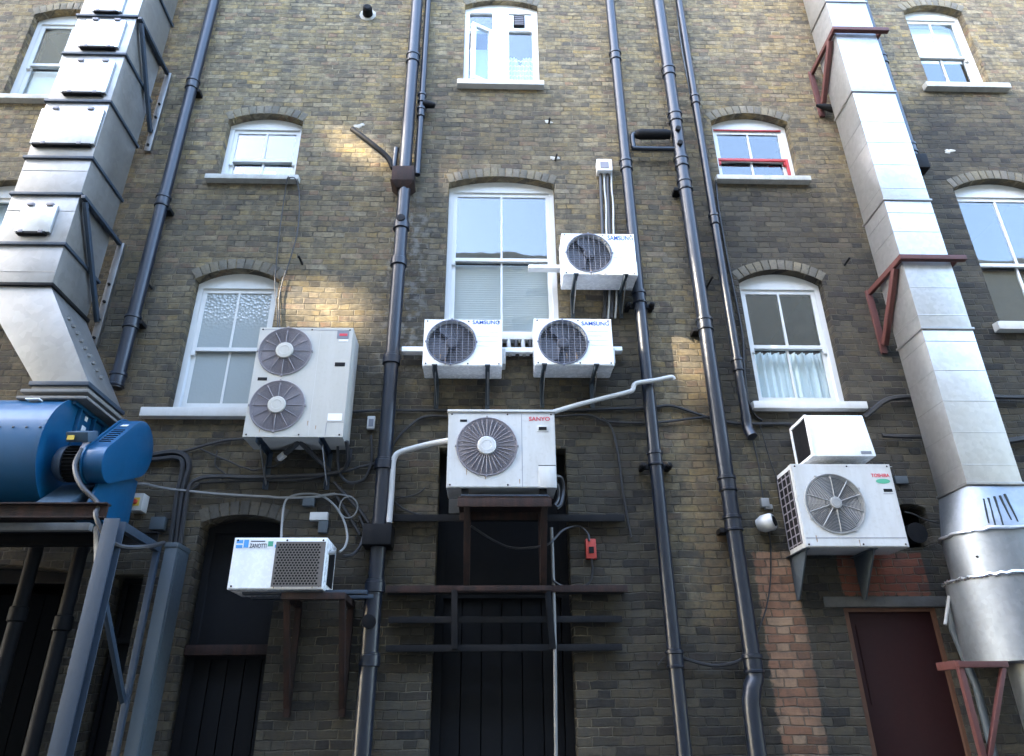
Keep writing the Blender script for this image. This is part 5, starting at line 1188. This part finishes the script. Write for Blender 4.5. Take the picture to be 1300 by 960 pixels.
# ------------------------------------------------------------------ across the yard: low building seen in the panes, taller one added as sun blocker
YO = -9.6
def block(name, label, x0, x1, y0, y1, z1, floors, cols, wallm='pale_stone'):
    t = thing(name, label, 'building', ((x0 + x1) / 2, (y0 + y1) / 2, 0))
    hs = []; ww = (x1 - x0) / cols; fh = z1 / floors
    for f in range(floors):
        for c in range(cols):
            cx = x0 + ww * (c + .5); hs.append(rect(cx - .5, cx + .5, fh * f + 1.0, fh * f + min(2.6, fh - .5)))
    pm = plate_mesh('wall', rect(x0, x1, -.05, z1), hs, 0, .3)
    for v in pm.vertices: v.co.y = y1 - .3 + v.co.y
    link('wall', pm, wallm, t)
    MB().box(x0, x1, y0, y1 - .45, -.05, z1 - .02).build('core', 'dark_in', t)
    mb = MB()
    for h in hs: mb.box(h[0][0] - .01, h[1][0] + .01, y1 - .2, y1 - .19, h[0][1] - .01, h[2][1] + .01)
    mb.build('window', 'glass', t)
    MB().box(x0 - .1, x1 + .1, y0, y1 + .2, z1, z1 + .25).build('cornice', wallm, t, bevel=.02)
    return t
SUN_EL, SUN_AZ = 30.0, 150.0      # azimuth measured from +x along the wall, turning towards the yard (-y)
low = block('stone_building', 'pale stone building across the yard, lower than its neighbour', -8.6, 34, -16, YO, 12.2, 3, 11)
for cx in (-6, -.6, 5.2, 11.5, 17):
    c = MB().box(cx, cx + 1.3, -12.6, -11.8, 12.3, 13.7).build('chimney', 'brick', low, bevel=.01)
    for k in range(3): MB().lathe([(0, .14), (.35, .11), (.4, .13)], (cx + .25 + .4 * k, -12.2, 13.7), (0, 0, 1), 12).build('chimney_pot', 'oxide', c, smooth=True)
tall = block('stone_building', 'taller pale building added across the yard to block the sun', -30, -8.8, -15, YO - .2, 15.0, 5, 8)  # added out of view to keep direct sun off the wall
# added sheet on its roof, its gaps cut to cast the sun patches
sd = Vector((math.cos(R(SUN_EL)) * math.cos(R(SUN_AZ)), -math.cos(R(SUN_EL)) * math.sin(R(SUN_AZ)), math.sin(R(SUN_EL))))
YS = YO - .5; tt_ = -YS / -sd.y
def onscreen(px, py):
    q = at(px, py, 0) + sd * (YS / sd.y); return q.x, q.z
gaps = []
for quad in (((371, 368), (462, 372), (455, 414), (366, 414)), ((428, 168), (462, 176), (496, 206), (446, 203)), ((548, 198), (562, 198), (560, 236), (546, 236)), ((864, 428), (900, 440), (905, 498), (876, 494)), ((910, 372), (926, 376), (942, 476), (928, 476))):
    a, b, c, d = [onscreen(*q) for q in quad]; n = max(1, round((b[0] - a[0]) / .13))
    for k in range(n):
        t0, t1 = (k + .0) / n, (k + .80) / n
        def lerp(p, q, t): return (p[0] + (q[0] - p[0]) * t, p[1] + (q[1] - p[1]) * t)
        gaps.append([lerp(d, c, t0), lerp(d, c, t1), lerp(a, b, t1), lerp(a, b, t0)])
scr = link('sun_mask_sheet', plate_mesh('sun_mask_sheet', rect(-30, -8.9, 15.26, 24), gaps, YS, .012), 'pale_stone', tall)

# ------------------------------------------------------------------ light
w = bpy.data.worlds.new('World'); sc.world = w; w.use_nodes = True
nt = w.node_tree; bg = nt.nodes['Background']; sky = nt.nodes.new('ShaderNodeTexSky'); sky.sky_type = 'NISHITA'; sky.sun_disc = False
sd = Vector((math.cos(R(SUN_EL)) * math.cos(R(SUN_AZ)), -math.cos(R(SUN_EL)) * math.sin(R(SUN_AZ)), math.sin(R(SUN_EL))))
sky.sun_elevation = R(SUN_EL); sky.sun_rotation = math.atan2(sd.x, sd.y)
sky.air_density = 1.0; sky.dust_density = 1.1; sky.ozone_density = .4
nt.links.new(sky.outputs[0], bg.inputs[0]); bg.inputs[1].default_value = .15
sl = bpy.data.lights.new('sun', 'SUN'); sl.energy = 4.0; sl.angle = R(.8); sl.color = (1, .88, .70)
so = bpy.data.objects.new('sun', sl); COL.objects.link(so); so.rotation_euler = sd.to_track_quat('Z', 'Y').to_euler(); so.location = (0, -5, 18)

# ------------------------------------------------------------------ camera
cam = bpy.data.cameras.new('camera'); co = bpy.data.objects.new('camera', cam); COL.objects.link(co); sc.camera = co
cam.sensor_fit = 'HORIZONTAL'; cam.sensor_width = 36; cam.lens = FPX / 1300 * 36; cam.shift_y = -45 / 1300; cam.clip_end = 1000; cam.clip_start = .05
co.matrix_world = Matrix(((RX.x, UP.x, -FWD.x, EYE.x), (RX.y, UP.y, -FWD.y, EYE.y), (RX.z, UP.z, -FWD.z, EYE.z), (0, 0, 0, 1)))
vs = sc.view_settings; vs.view_transform = 'Standard'; vs.look = 'None'; vs.gamma = 1; vs.use_curve_mapping = False; vs.exposure = 4.3
sc.cycles.max_bounces = 8; sc.cycles.transparent_max_bounces = 12
